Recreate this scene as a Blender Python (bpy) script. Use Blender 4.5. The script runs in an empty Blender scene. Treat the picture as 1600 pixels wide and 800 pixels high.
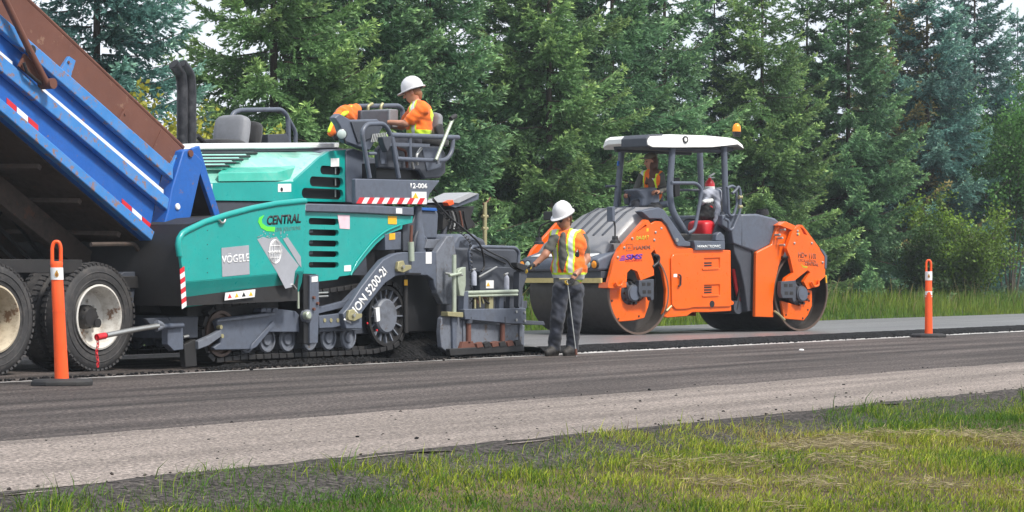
import bpy, bmesh, math, random
import numpy as np
from mathutils import Vector, Matrix

sc = bpy.context.scene
COL = sc.collection
R = math.radians
random.seed(4)

# ---------------------------------------------------------------- camera
FPX, HOR, CH = 3850.0, 430.0, 0.93          # focal length in photo pixels, horizon row, eye height
cd = bpy.data.cameras.new('camera'); cam = bpy.data.objects.new('camera', cd); COL.objects.link(cam)
cam.location = (0, 0, CH); cam.rotation_euler = (R(90), 0, 0)
cd.sensor_width = 36; cd.lens = 36 * FPX / 1600; cd.shift_y = 30 / 1600
cd.clip_start = 0.1; cd.clip_end = 3000
sc.camera = cam

# ---------------------------------------------------------------- sky and sun
SUN_EL, SUN_AZ = 52.0, 128.0                 # azimuth clockwise from +Y (view direction)
w = bpy.data.worlds.new('World'); sc.world = w; w.use_nodes = True
nt = w.node_tree; nt.nodes.clear()
out = nt.nodes.new('ShaderNodeOutputWorld'); bg = nt.nodes.new('ShaderNodeBackground')
sky = nt.nodes.new('ShaderNodeTexSky'); sky.sky_type = 'NISHITA'; sky.sun_disc = False
sky.sun_elevation = R(SUN_EL); sky.sun_rotation = R(SUN_AZ); sky.air_density = 1.0; sky.dust_density = 3.0
tcw = nt.nodes.new('ShaderNodeTexCoord'); mpw = nt.nodes.new('ShaderNodeMapping'); mpw.inputs['Scale'].default_value = (1, 1, 3.0)
nz = nt.nodes.new('ShaderNodeTexNoise'); nz.inputs['Scale'].default_value = 4.0; nz.inputs['Detail'].default_value = 6
rp = nt.nodes.new('ShaderNodeValToRGB')
rp.color_ramp.elements[0].position = 0.3; rp.color_ramp.elements[0].color = (7.2, 8.0, 9.4, 1)
rp.color_ramp.elements[1].position = 0.65; rp.color_ramp.elements[1].color = (10.0, 10.5, 11.2, 1)
mx = nt.nodes.new('ShaderNodeMix'); mx.data_type = 'RGBA'; mx.inputs[0].default_value = 0.88
L = nt.links.new
L(tcw.outputs['Generated'], mpw.inputs[0]); L(mpw.outputs[0], nz.inputs['Vector']); L(nz.outputs['Fac'], rp.inputs[0])
L(sky.outputs[0], mx.inputs[6]); L(rp.outputs[0], mx.inputs[7]); L(mx.outputs[2], bg.inputs[0]); L(bg.outputs[0], out.inputs[0])
bg.inputs[1].default_value = 0.080            # bright overcast over the Nishita sky
sd = bpy.data.lights.new('sun', 'SUN'); so = bpy.data.objects.new('sun', sd); COL.objects.link(so)
sd.energy = 3.2; sd.angle = R(10); sd.color = (1.0, 0.95, 0.86)
so.rotation_euler = (R(90 - SUN_EL), 0, R(180 - SUN_AZ))
so.location = (0, 0, 30)
sc.view_settings.view_transform = 'Standard'; sc.view_settings.look = 'None'
sc.view_settings.exposure = 0.62; sc.view_settings.gamma = 1.0
sc.render.engine = 'CYCLES'

# ---------------------------------------------------------------- helpers
def tag(o, label=None, cat=None, group=None, kind=None):
    if label: o['label'] = label
    if cat: o['category'] = cat
    if group: o['group'] = group
    if kind: o['kind'] = kind
    return o

class Frame:
    """Local axes of one thing: x along its length (to the right and away), y across (away), z up."""
    def __init__(s, px, py, theta, h0=0.0):
        d = FPX * (CH - h0) / (py - HOR)
        s.o = Vector(((px - 800) / FPX * d, d, h0)); s.rz = R(90 - theta)
        s.u = Vector((math.sin(R(theta)), math.cos(R(theta)), 0)); s.n = Vector((-math.cos(R(theta)), math.sin(R(theta)), 0))
    def loc(s, w):
        d = Vector(w) - s.o; return Vector((d.dot(s.u), d.dot(s.n), d.z))
    def world(s, l): return s.o + s.u * l[0] + s.n * l[1] + Vector((0, 0, l[2]))
    def ray(s, x, y): return Vector(((x - 800) / FPX, 1, (HOR - y) / FPX))
    def p(s, x, y, n=0.0):
        r = s.ray(x, y); c = Vector((0, 0, CH)); t = (n - (c - s.o).dot(s.n)) / r.dot(s.n); return s.loc(c + r * t)
    def pe(s, x, y, sv):
        r = s.ray(x, y); c = Vector((0, 0, CH)); t = (sv - (c - s.o).dot(s.u)) / r.dot(s.u); return s.loc(c + r * t)
    def pl(s, pts, n=0.0): return [(lambda q: (q.x, q.z))(s.p(x, y, n)) for x, y in pts]
    def empty(s, name, label, cat, group=None):
        o = bpy.data.objects.new(name, None); COL.objects.link(o); o.location = s.o; o.rotation_euler = (0, 0, s.rz)
        o.empty_display_size = 0.2; return tag(o, label, cat, group)

def V3(*a): return Vector(a)

class MB:
    def __init__(s): s.v = []; s.f = []; s.mi = []
    def add(s, vs, fs, m=0):
        k = len(s.v); s.v += [tuple(v) for v in vs]; s.f += [tuple(i + k for i in f) for f in fs]; s.mi += [m] * len(fs); return s
    def box(s, x0, x1, y0, y1, z0, z1, m=0):
        vs = [(x, y, z) for x in (x0, x1) for y in (y0, y1) for z in (z0, z1)]
        return s.add(vs, [(0, 1, 3, 2), (4, 6, 7, 5), (0, 4, 5, 1), (2, 3, 7, 6), (0, 2, 6, 4), (1, 5, 7, 3)], m)
    def prism(s, pts, y0, y1, m=0):
        """(x, z) outline given across y0..y1"""
        n = len(pts)
        a = sum(pts[i][0] * pts[(i + 1) % n][1] - pts[(i + 1) % n][0] * pts[i][1] for i in range(n))
        if a < 0: pts = pts[::-1]
        if y0 > y1: y0, y1 = y1, y0
        vs = [(x, y0, z) for x, z in pts] + [(x, y1, z) for x, z in pts]
        fs = [tuple(range(n)), tuple(range(2 * n - 1, n - 1, -1))] + [(i + n, (i + 1) % n + n, (i + 1) % n, i) for i in range(n)]
        return s.add(vs, fs, m)
    def extr(s, pts, vec, m=0):
        """3-D outline extruded along vec"""
        n = len(pts); v = Vector(vec); P = [Vector(p) for p in pts]
        nn = Vector((0, 0, 0))
        for i in range(n): nn += P[i].cross(P[(i + 1) % n])
        if nn.dot(v) > 0: P = P[::-1]
        vs = P + [p + v for p in P]
        fs = [tuple(range(n)), tuple(range(2 * n - 1, n - 1, -1))] + [(i + n, (i + 1) % n + n, (i + 1) % n, i) for i in range(n)]
        return s.add(vs, fs, m)
    def loft(s, rings, m=0, cap=True, close=True):
        n = len(rings[0]); vs = [p for r in rings for p in r]; fs = []
        for j in range(len(rings) - 1):
            for i in range(n if close else n - 1):
                fs.append((j * n + i, j * n + (i + 1) % n, (j + 1) * n + (i + 1) % n, (j + 1) * n + i))
        if cap: fs += [tuple(range(n - 1, -1, -1)), tuple((len(rings) - 1) * n + i for i in range(n))]
        return s.add(vs, fs, m)
    def bar(s, a, b, w, h, m=0, up=(0, 0, 1)):
        a = Vector(a); b = Vector(b); d = (b - a).normalized(); up = Vector(up)
        if abs(d.dot(up)) > 0.97: up = Vector((0, 1, 0)) if abs(d.y) < .9 else Vector((1, 0, 0))
        x = d.cross(up).normalized(); y = x.cross(d)
        r = [[p + x * (w / 2 * i) + y * (h / 2 * j) for i, j in ((-1, -1), (1, -1), (1, 1), (-1, 1))] for p in (a, b)]
        return s.loft(r, m)
    def tube(s, pts, r, seg=10, m=0, fillet=0.0, cap=True):
        P = [Vector(p) for p in pts]
        if fillet > 0 and len(P) > 2:
            Q = [P[0]]
            for i in range(1, len(P) - 1):
                a = P[i - 1] - P[i]; b = P[i + 1] - P[i]; f = min(fillet, a.length * .48, b.length * .48)
                p0 = P[i] + a.normalized() * f; p1 = P[i] + b.normalized() * f
                for k in range(6):
                    t = k / 5; Q.append(p0 * (1 - t) ** 2 + P[i] * 2 * t * (1 - t) + p1 * t * t)
            P = Q + [P[-1]]
        rr = r if isinstance(r, (list, tuple)) else [r] * len(P)
        rings = []; ref = None
        for i, p in enumerate(P):
            d = (P[min(i + 1, len(P) - 1)] - P[max(i - 1, 0)]).normalized()
            if ref is None:
                ref = Vector((0, 0, 1)) if abs(d.z) < .9 else Vector((1, 0, 0))
            x = d.cross(ref).normalized(); y = x.cross(d).normalized(); ref = y
            rings.append([p + (x * math.cos(2 * math.pi * k / seg) + y * math.sin(2 * math.pi * k / seg)) * rr[i] for k in range(seg)])
        return s.loft(rings, m, cap)
    def lathe(s, c, axis, prof, seg=24, m=0, closed=False):
        """prof: list of (t along axis, radius)"""
        c = Vector(c); a = Vector(axis).normalized(); ref = Vector((0, 0, 1)) if abs(a.z) < .9 else Vector((1, 0, 0))
        x = a.cross(ref).normalized(); y = a.cross(x)
        rings = [[c + a * t + (x * math.cos(2 * math.pi * k / seg) + y * math.sin(2 * math.pi * k / seg)) * max(r, 1e-4) for k in range(seg)] for t, r in prof]
        if closed: rings.append(rings[0])
        return s.loft(rings, m, cap=not closed)
    def cyl(s, c, axis, r, l, seg=20, m=0): return s.lathe(c, axis, [(-l / 2, r), (l / 2, r)], seg, m)
    def build(s, name, mat, parent=None, bev=0.0, smooth=40, seg=2, loc=None):
        me = bpy.data.meshes.new(name); me.from_pydata(s.v, [], s.f); 
        ms = mat if isinstance(mat, (list, tuple)) else [mat]
        for k in ms: me.materials.append(k)
        if len(ms) > 1: me.polygons.foreach_set('material_index', s.mi)
        bm = bmesh.new(); bm.from_mesh(me); bmesh.ops.recalc_face_normals(bm, faces=bm.faces); bm.to_mesh(me); bm.free()
        o = bpy.data.objects.new(name, me); COL.objects.link(o)
        if smooth: me.shade_smooth(); me.set_sharp_from_angle(angle=R(smooth))
        if bev:
            b = o.modifiers.new('bevel', 'BEVEL'); b.width = bev; b.segments = seg; b.limit_method = 'ANGLE'; b.angle_limit = R(35); b.harden_normals = False
        if parent: o.parent = parent
        if loc: o.location = loc
        return o

def cut(o, mb):
    c = mb.build('cutter_tmp', None if False else o.data.materials[0], None, 0, 0)
    if o.parent: c.parent = o.parent
    m = o.modifiers.new('cut', 'BOOLEAN'); m.object = c; m.solver = 'EXACT'
    others = [x for x in o.modifiers if x.type == 'BEVEL']
    saved = [(x.width, x.segments) for x in others]
    for x in others: o.modifiers.remove(x)
    bpy.context.view_layer.update()
    me = bpy.data.meshes.new_from_object(o.evaluated_get(bpy.context.evaluated_depsgraph_get()))
    o.modifiers.clear(); old = o.data; o.data = me; me.name = o.name
    for wd, sg in saved:
        b = o.modifiers.new('bevel', 'BEVEL'); b.width = wd; b.segments = sg; b.limit_method = 'ANGLE'; b.angle_limit = R(35)
    me.set_sharp_from_angle(angle=R(40))
    bpy.data.objects.remove(c); return o

def stadium(x0, x1, z0, z1, k=5, rad=None):
    r = rad if rad else min(x1 - x0, z1 - z0) / 2; P = []
    for cx, cz, a0 in ((x1 - r, z1 - r, 0), (x0 + r, z1 - r, 90), (x0 + r, z0 + r, 180), (x1 - r, z0 + r, 270)):
        for i in range(k): a = R(a0 + 90 * i / (k - 1)); P.append((cx + r * math.cos(a), cz + r * math.sin(a)))
    return P

def text(s, name, parent, a, b, c, mat, bold=0.0, shear=0.0, depth=0.0015):
    """letters standing between baseline points a, b, cap height point c (local to parent)"""
    a, b, c = Vector(a), Vector(b), Vector(c)
    cu = bpy.data.curves.new('txt', 'FONT'); cu.body = s; cu.shear = shear; cu.offset = bold; cu.resolution_u = 3
    t = bpy.data.objects.new('txt', cu); COL.objects.link(t); bpy.context.view_layer.update()
    me = bpy.data.meshes.new_from_object(t.evaluated_get(bpy.context.evaluated_depsgraph_get()))
    bpy.data.objects.remove(t)
    xs = [v.co.x for v in me.vertices]; ys = [v.co.y for v in me.vertices]
    x0, x1 = min(xs), max(xs); y1 = max(ys); y0 = min(0, min(ys)) if min(ys) > -.03 else 0
    X = (b - a) / (x1 - x0); Y = (c - a) / (y1 - y0); N = X.cross(Y).normalized()
    for v in me.vertices:
        v.co = a + X * (v.co.x - x0) + Y * (v.co.y - y0)
    me.materials.clear(); me.materials.append(mat); me.name = name
    bm = bmesh.new(); bm.from_mesh(me); 
    r = bmesh.ops.extrude_face_region(bm, geom=bm.faces[:])
    for v in [g for g in r['geom'] if isinstance(g, bmesh.types.BMVert)]: v.co += N * depth
    bmesh.ops.recalc_face_normals(bm, faces=bm.faces); bm.to_mesh(me); bm.free()
    o = bpy.data.objects.new(name, me); COL.objects.link(o); o.parent = parent; return o

def copy_tree(o, parent=None):
    c = o.copy(); COL.objects.link(c); c.parent = parent
    for ch in [x for x in bpy.data.objects if x.parent == o]: copy_tree(ch, c)
    return c

# ---------------------------------------------------------------- materials
def nodes(name):
    m = bpy.data.materials.new(name); m.use_nodes = True; t = m.node_tree; return m, t, t.nodes['Principled BSDF']
def nd(t, kind, **kw):
    n = t.nodes.new(kind)
    for k, v in kw.items():
        if k in n.inputs: n.inputs[k].default_value = v
        else: setattr(n, k, v)
    return n
def ramp(t, stops):
    r = t.nodes.new('ShaderNodeValToRGB'); e = r.color_ramp.elements
    while len(e) < len(stops): e.new(0.5)
    for i, (p, c) in enumerate(stops):
        e[i].position = p; e[i].color = (c[0], c[1], c[2], 1) if isinstance(c, (tuple, list)) else (c, c, c, 1)
    return r
def mixc(t, fac, a, b, blend='MIX'):
    m = t.nodes.new('ShaderNodeMix'); m.data_type = 'RGBA'; m.blend_type = blend
    for i, x in ((0, fac), (6, a), (7, b)):
        if hasattr(x, 'is_linked') or isinstance(x, bpy.types.NodeSocket): t.links.new(x, m.inputs[i])
        elif i == 0: m.inputs[0].default_value = x
        else: m.inputs[i].default_value = (x[0], x[1], x[2], 1)
    return m.outputs[2]
def coords(t, scale=(1, 1, 1)):
    c = t.nodes.new('ShaderNodeTexCoord'); m = t.nodes.new('ShaderNodeMapping'); m.inputs['Scale'].default_value = scale
    t.links.new(c.outputs['Object'], m.inputs[0]); return m.outputs[0]
def bump(t, bs, h, strength, dist=0.01):
    b = t.nodes.new('ShaderNodeBump'); b.inputs['Strength'].default_value = strength; b.inputs['Distance'].default_value = dist
    t.links.new(h, b.inputs['Height']); t.links.new(b.outputs[0], bs.inputs['Normal'])

def paint(name, c, rough=0.42, dirt=0.25, dirtc=(0.06, 0.05, 0.045), wear=0.0, wearc=(0.16, 0.07, 0.04), metal=0.0, scale=1.0, coat=0.0, bmp=0.05):
    """weathered painted surface: faint mottling, dust film, optional rust chips"""
    m, t, b = nodes(name); co = coords(t)
    n1 = nd(t, 'ShaderNodeTexNoise', Scale=2.2 * scale, Detail=6.0, Roughness=0.65); t.links.new(co, n1.inputs['Vector'])
    n2 = nd(t, 'ShaderNodeTexNoise', Scale=14.0 * scale, Detail=8.0, Roughness=0.7); t.links.new(co, n2.inputs['Vector'])
    r0 = ramp(t, [(0.3, 0.86), (0.7, 1.1)]); t.links.new(n1.outputs['Fac'], r0.inputs[0])
    base = mixc(t, 1.0, c, r0.outputs[0], 'MULTIPLY')
    a = nd(t, 'ShaderNodeMath', operation='MULTIPLY'); t.links.new(n1.outputs['Fac'], a.inputs[0]); t.links.new(n2.outputs['Fac'], a.inputs[1])
    r1 = ramp(t, [(0.22, 0.0), (0.42, 1.0)]); t.links.new(a.outputs[0], r1.inputs[0])
    dm = nd(t, 'ShaderNodeMath', operation='MULTIPLY'); t.links.new(r1.outputs[0], dm.inputs[0]); dm.inputs[1].default_value = dirt
    col = mixc(t, dm.outputs[0], base, dirtc)
    if wear:
        n3 = nd(t, 'ShaderNodeTexNoise', Scale=5.5 * scale, Detail=10.0, Roughness=0.72); t.links.new(co, n3.inputs['Vector'])
        r3 = ramp(t, [(0.62 - wear * .12, 0.0), (0.66 - wear * .1, 1.0)]); t.links.new(n3.outputs['Fac'], r3.inputs[0])
        col = mixc(t, r3.outputs[0], col, wearc)
    t.links.new(col, b.inputs['Base Color'])
    rr = ramp(t, [(0.25, max(rough - .1, .05)), (0.75, min(rough + .2, 1))]); t.links.new(n2.outputs['Fac'], rr.inputs[0]); t.links.new(rr.outputs[0], b.inputs['Roughness'])
    b.inputs['Metallic'].default_value = metal
    if coat: b.inputs['Coat Weight'].default_value = coat
    if bmp: bump(t, b, n2.outputs['Fac'], bmp, 0.02)
    return m
def flat(name, c, rough=0.5, metal=0.0, emit=None):
    m, t, b = nodes(name); co = coords(t)
    n1 = nd(t, 'ShaderNodeTexNoise', Scale=9.0, Detail=5.0); t.links.new(co, n1.inputs['Vector'])
    r0 = ramp(t, [(0.3, 0.88), (0.7, 1.08)]); t.links.new(n1.outputs['Fac'], r0.inputs[0])
    t.links.new(mixc(t, 1.0, c, r0.outputs[0], 'MULTIPLY'), b.inputs['Base Color'])
    b.inputs['Roughness'].default_value = rough; b.inputs['Metallic'].default_value = metal
    return m
def fabric(name, c, scale=30.0, var=0.25):
    m, t, b = nodes(name); co = coords(t)
    n1 = nd(t, 'ShaderNodeTexNoise', Scale=scale, Detail=5.0); t.links.new(co, n1.inputs['Vector'])
    n2 = nd(t, 'ShaderNodeTexNoise', Scale=7.0, Detail=3.0); t.links.new(co, n2.inputs['Vector'])
    r0 = ramp(t, [(0.3, 1 - var), (0.7, 1 + var * .5)]); t.links.new(n2.outputs['Fac'], r0.inputs[0])
    t.links.new(mixc(t, 1.0, c, r0.outputs[0], 'MULTIPLY'), b.inputs['Base Color'])
    b.inputs['Roughness'].default_value = 0.85; b.inputs['Sheen Weight'].default_value = 0.15
    bump(t, b, n2.outputs['Fac'], 0.5, 0.03); return m

M = {}
M['teal'] = paint('teal_paint', (0.0, 0.325, 0.295), 0.3, 0.22, (0.07, 0.13, 0.11), coat=0.2)
M['teal_sheen'] = paint('dusty_sky_sheen_teal_paint', (0.22, 0.52, 0.44), 0.3, 0.55, (0.55, 0.58, 0.54), coat=0.4)  # dusty teal, base paled to carry the sky reflected on the hood slope
M['tealm'] = paint('dusty_half_sheen_teal_paint', (0.04, 0.44, 0.34), 0.32, 0.3, (0.4, 0.5, 0.45), coat=0.3)  # weaker step of the same painted-in sky sheen, plus light dust
M['hoodg'] = paint('dusty_sky_sheen_grey_hood', (0.22, 0.22, 0.235), 0.36, 0.5, (0.30, 0.28, 0.26))  # dusty grey, base lifted to hold the sky reflection on the roller hood
M['grey'] = paint('slate_grey_paint', (0.098, 0.115, 0.155), 0.4, 0.45, (0.045, 0.042, 0.04))
M['greyd'] = paint('dark_grey_paint', (0.055, 0.062, 0.08), 0.5, 0.3, (0.03, 0.028, 0.026))
M['greyw'] = paint('worn_grey_steel', (0.15, 0.165, 0.20), 0.5, 0.6, (0.035, 0.032, 0.03), wear=0.25, wearc=(0.10, 0.075, 0.06))
M['blue'] = paint('worn_blue_paint', (0.009, 0.105, 0.42), 0.45, 0.30, (0.05, 0.06, 0.09), wear=0.15, wearc=(0.20, 0.11, 0.08), scale=2.0)
M['blue_lt'] = paint('scuffed_blue_paint', (0.045, 0.22, 0.56), 0.5, 0.4, (0.20, 0.19, 0.20), wear=0.6, wearc=(0.26, 0.15, 0.11), scale=2.4)
M['rust'] = paint('rusty_brown_steel', (0.135, 0.052, 0.036), 0.75, 0.25, (0.20, 0.09, 0.06), wear=0.2, wearc=(0.22, 0.12, 0.08))
M['bed'] = paint('dusty_bed_underside', (0.075, 0.055, 0.045), 0.85, 0.7, (0.025, 0.02, 0.018), wear=0.2, wearc=(0.12, 0.06, 0.04))
M['white'] = paint('white_paint', (0.78, 0.78, 0.76), 0.4, 0.18, (0.35, 0.32, 0.28))
M['whiteg'] = paint('pale_grey_top', (0.72, 0.74, 0.74), 0.35, 0.2, (0.4, 0.4, 0.38))
M['rim'] = paint('dusty_wheel_rim', (0.62, 0.60, 0.56), 0.5, 0.75, (0.20, 0.16, 0.12), wear=0.35, wearc=(0.20, 0.12, 0.08))
M['rimt'] = paint('tan_dusty_wheel_rim', (0.52, 0.45, 0.34), 0.55, 0.8, (0.20, 0.15, 0.10), wear=0.5, wearc=(0.20, 0.12, 0.07))
M['rubber'] = paint('tyre_rubber', (0.035, 0.034, 0.036), 0.72, 0.75, (0.10, 0.09, 0.085), bmp=0.3, scale=2)
M['black'] = flat('black_plastic', (0.014, 0.014, 0.016), 0.5)
M['blackm'] = paint('greasy_black_steel', (0.018, 0.017, 0.018), 0.55, 0.4, (0.04, 0.035, 0.03))
M['pipe'] = paint('blackened_exhaust_pipe', (0.022, 0.023, 0.028), 0.38, 0.5, (0.12, 0.12, 0.13), metal=0.4)
M['steel'] = paint('bare_steel', (0.52, 0.52, 0.50), 0.32, 0.4, (0.16, 0.14, 0.11), metal=0.85)
M['zinc'] = paint('yellow_zinc_steel', (0.44, 0.40, 0.22), 0.4, 0.4, (0.16, 0.14, 0.10), metal=0.5)
M['zincg'] = paint('greenish_zinc_steel', (0.46, 0.52, 0.42), 0.4, 0.4, (0.16, 0.16, 0.12), metal=0.4)
M['silver'] = paint('silver_foil', (0.42, 0.43, 0.47), 0.35, 0.2, (0.25, 0.25, 0.3), metal=0.3)
M['orange'] = paint('orange_machine_paint', (0.82, 0.118, 0.0), 0.3, 0.28, (0.36, 0.09, 0.02), coat=0.2)
M['orange_p'] = paint('orange_plastic', (0.90, 0.10, 0.012), 0.45, 0.15, (0.30, 0.10, 0.05))
M['red'] = flat('red_vinyl', (0.55, 0.012, 0.02), 0.45)
M['redt'] = flat('red_reflective_tape', (0.62, 0.02, 0.03), 0.35)
M['whitet'] = flat('white_reflective_tape', (0.80, 0.80, 0.80), 0.35)
M['amber'] = flat('amber_lens', (0.95, 0.32, 0.01), 0.2)
M['yellow'] = flat('yellow_sticker', (0.85, 0.45, 0.02), 0.5)
M['yelbar'] = paint('faded_yellow_bar', (0.62, 0.50, 0.20), 0.5, 0.5, (0.2, 0.16, 0.1))
M['pink'] = flat('faded_pink_sticker', (0.75, 0.55, 0.62), 0.5)
M['drum'] = paint('drum_steel', (0.055, 0.048, 0.045), 0.42, 0.5, (0.03, 0.025, 0.022), metal=0.35)
M['drumr'] = paint('drum_rim_steel', (0.15, 0.105, 0.085), 0.45, 0.5, (0.07, 0.05, 0.04), metal=0.4)
M['glass'] = flat('lamp_glass', (0.50, 0.58, 0.56), 0.08)
M['lime'] = flat('lime_print', (0.12, 0.75, 0.05), 0.5)
M['limey'] = flat('faded_lime_paint_marks', (0.45, 0.42, 0.02), 0.5)
M['purple'] = flat('violet_print', (0.11, 0.02, 0.33), 0.5)
M['ink'] = flat('black_print', (0.012, 0.012, 0.014), 0.5)
M['inkg'] = flat('grey_print', (0.12, 0.20, 0.19), 0.5)
M['brownp'] = flat('brown_print', (0.20, 0.06, 0.03), 0.5)
M['skin'] = flat('skin', (0.50, 0.24, 0.155), 0.5); M['skint'] = flat('tanned_skin', (0.40, 0.18, 0.11), 0.5)
M['hat'] = paint('hard_hat_shell', (0.66, 0.66, 0.68), 0.32, 0.25, (0.40, 0.38, 0.36), bmp=0.0)
M['hivis'] = fabric('orange_hivis_cloth', (0.92, 0.17, 0.012)); M['lemon'] = fabric('lemon_hivis_tape', (0.62, 0.85, 0.03), var=0.1)
M['reflect'] = flat('silver_reflective_tape', (0.60, 0.62, 0.62), 0.4)
M['tee'] = fabric('grey_green_cotton', (0.085, 0.085, 0.075)); M['jeans'] = fabric('dark_washed_denim', (0.030, 0.034, 0.050), var=0.7)
M['boot'] = paint('dusty_boot_leather', (0.02, 0.018, 0.017), 0.6, 0.5, (0.06, 0.05, 0.04), scale=4)
M['glove'] = fabric('black_glove', (0.016, 0.016, 0.017)); M['gloves'] = fabric('yellow_glove_trim', (0.55, 0.36, 0.03))
M['lid'] = paint('pale_grey_lid', (0.36, 0.37, 0.39), 0.4, 0.4, (0.2, 0.2, 0.2))
M['baser'] = paint('black_base_rubber', (0.02, 0.02, 0.022), 0.7, 0.5, (0.05, 0.045, 0.04))
M['hair'] = paint('brown_hair', (0.10, 0.035, 0.016), 0.45, 0.4, (0.04, 0.015, 0.01), scale=8, bmp=0.4)
M['hairb'] = paint('sandy_hair', (0.28, 0.13, 0.06), 0.5, 0.4, (0.14, 0.06, 0.03), scale=8, bmp=0.4)
M['khaki'] = fabric('khaki_cap_cloth', (0.16, 0.14, 0.095)); M['cloth'] = fabric('pale_grey_jacket_cloth', (0.33, 0.35, 0.42), var=0.4)
M['vinyl'] = paint('grey_seat_vinyl', (0.20, 0.205, 0.225), 0.6, 0.3, (0.10, 0.10, 0.10)); M['blackc'] = fabric('black_bag_cloth', (0.02, 0.02, 0.022))
# ================================================================ THE SETTING
RD = Frame(800, 558, 33.5)                   # road frame: y = 0 is the edge of the fresh mat
TH = 33.5
def n2(px, py):
    q = RD.loc(Vector(((px - 800) / FPX * (FPX * CH / (py - HOR)), FPX * CH / (py - HOR), 0))); return q
def wpt(s, n, z=0): return RD.world((s, n, z))

def asphalt(name, base, spread, rough, bumpd, stone=70.0, warm=1.0, streak=0.0, spec=0.5):
    m, t, b = nodes(name); co = coords(t); cs = coords(t, (0.12, 1.6, 1))
    v = nd(t, 'ShaderNodeTexVoronoi', Scale=stone); t.links.new(co, v.inputs['Vector'])
    n1 = nd(t, 'ShaderNodeTexNoise', Scale=stone * .8, Detail=4.0, Roughness=0.7); t.links.new(co, n1.inputs['Vector'])
    n2_ = nd(t, 'ShaderNodeTexNoise', Scale=1.4, Detail=6.0); t.links.new(cs, n2_.inputs['Vector'])
    rr = ramp(t, [(0.36, 1 - spread), (0.5, 1.0), (0.64, 1 + spread)]); t.links.new(n1.outputs['Fac'], rr.inputs[0])
    c1 = mixc(t, 1.0, base, rr.outputs[0], 'MULTIPLY')
    hs = nd(t, 'ShaderNodeHueSaturation'); 
    r2 = ramp(t, [(0.36, 1 - streak), (0.64, 1 + streak)]); t.links.new(n2_.outputs['Fac'], r2.inputs[0])
    c2 = mixc(t, 1.0, c1, r2.outputs[0], 'MULTIPLY')
    r3 = ramp(t, [(0.1, (0.35, 0.33, 0.32)), (0.5, (1, 1, 1)), (0.9, (1.7, 1.66, 1.6))]); t.links.new(v.outputs['Color'], r3.inputs[0])
    c3 = mixc(t, 0.6, c2, r3.outputs[0], 'MULTIPLY')
    t.links.new(c3, b.inputs['Base Color']); b.inputs['Roughness'].default_value = rough; b.inputs['Specular IOR Level'].default_value = spec
    bump(t, b, n1.outputs['Fac'], 0.7, bumpd); t.nodes.remove(hs); return m
M['milled'] = asphalt('milled_old_asphalt', (0.074, 0.062, 0.058), 0.9, 0.85, 0.03, 48, streak=0.5, spec=0.25)
M['shoulder'] = asphalt('pale_worn_shoulder', (0.23, 0.197, 0.178), 0.6, 0.9, 0.03, 60, streak=0.22, spec=0.25)
M['mat'] = asphalt('fresh_hot_asphalt', (0.15, 0.147, 0.152), 0.5, 0.4, 0.006, 90, streak=0.2)
M['matc'] = asphalt('loose_hot_asphalt', (0.012, 0.012, 0.013), 0.8, 0.9, 0.03, 45, streak=0.2, spec=0.15)
M['farsh'] = asphalt('far_pale_shoulder', (0.26, 0.245, 0.235), 0.4, 0.9, 0.015, 40, streak=0.2, spec=0.3)
M['edge'] = asphalt('dark_gravel_edge', (0.050, 0.044, 0.041), 0.9, 0.95, 0.03, 42, streak=0.3, spec=0.2)
def soil(name, c1, c2, c3):
    m, t, b = nodes(name); co = coords(t)
    n1 = nd(t, 'ShaderNodeTexNoise', Scale=1.3, Detail=8.0, Roughness=0.7); t.links.new(co, n1.inputs['Vector'])
    n2_ = nd(t, 'ShaderNodeTexNoise', Scale=40.0, Detail=4.0); t.links.new(co, n2_.inputs['Vector'])
    r = ramp(t, [(0.35, c1), (0.5, c2), (0.66, c3)]); t.links.new(n1.outputs['Fac'], r.inputs[0])
    r2 = ramp(t, [(0.3, 0.5), (0.7, 1.4)]); t.links.new(n2_.outputs['Fac'], r2.inputs[0])
    t.links.new(mixc(t, 1.0, r.outputs[0], r2.outputs[0], 'MULTIPLY'), b.inputs['Base Color']); b.inputs['Roughness'].default_value = 0.95
    bump(t, b, n2_.outputs['Fac'], 0.8, 0.03); return m
M['soil'] = soil('verge_soil', (0.05, 0.030, 0.018), (0.07, 0.045, 0.022), (0.13, 0.09, 0.045))
M['soilf'] = soil('far_verge_soil', (0.025, 0.035, 0.012), (0.03, 0.045, 0.014), (0.05, 0.045, 0.02))

def sheet(name, prof, s0, s1, mat, ns=1, jit=0.0, kind='structure'):
    """prof: list of (n, z); strip along the road from s0 to s1"""
    rng = random.Random(7); vs = []; fs = []
    for i in range(ns + 1):
        s = s0 + (s1 - s0) * i / ns
        for k, (n, z) in enumerate(prof):
            j = (rng.random() - .5) * jit if jit else 0
            vs.append((s, n + j, z + (j * .12 if jit < .05 else 0)))
    m = len(prof)
    for i in range(ns):
        for k in range(m - 1): fs.append((i * m + k, (i + 1) * m + k, (i + 1) * m + k + 1, i * m + k + 1))
    me = bpy.data.meshes.new(name); me.from_pydata(vs, [], fs); me.materials.append(mat)
    bm = bmesh.new(); bm.from_mesh(me); bmesh.ops.recalc_face_normals(bm, faces=bm.faces)
    if sum(f.normal.z for f in bm.faces) < 0: bmesh.ops.reverse_faces(bm, faces=bm.faces)
    bm.to_mesh(me); bm.free()
    o = bpy.data.objects.new(name, me); COL.objects.link(o); o.location = RD.o; o.rotation_euler = (0, 0, RD.rz)
    return tag(o, kind=kind)

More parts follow.
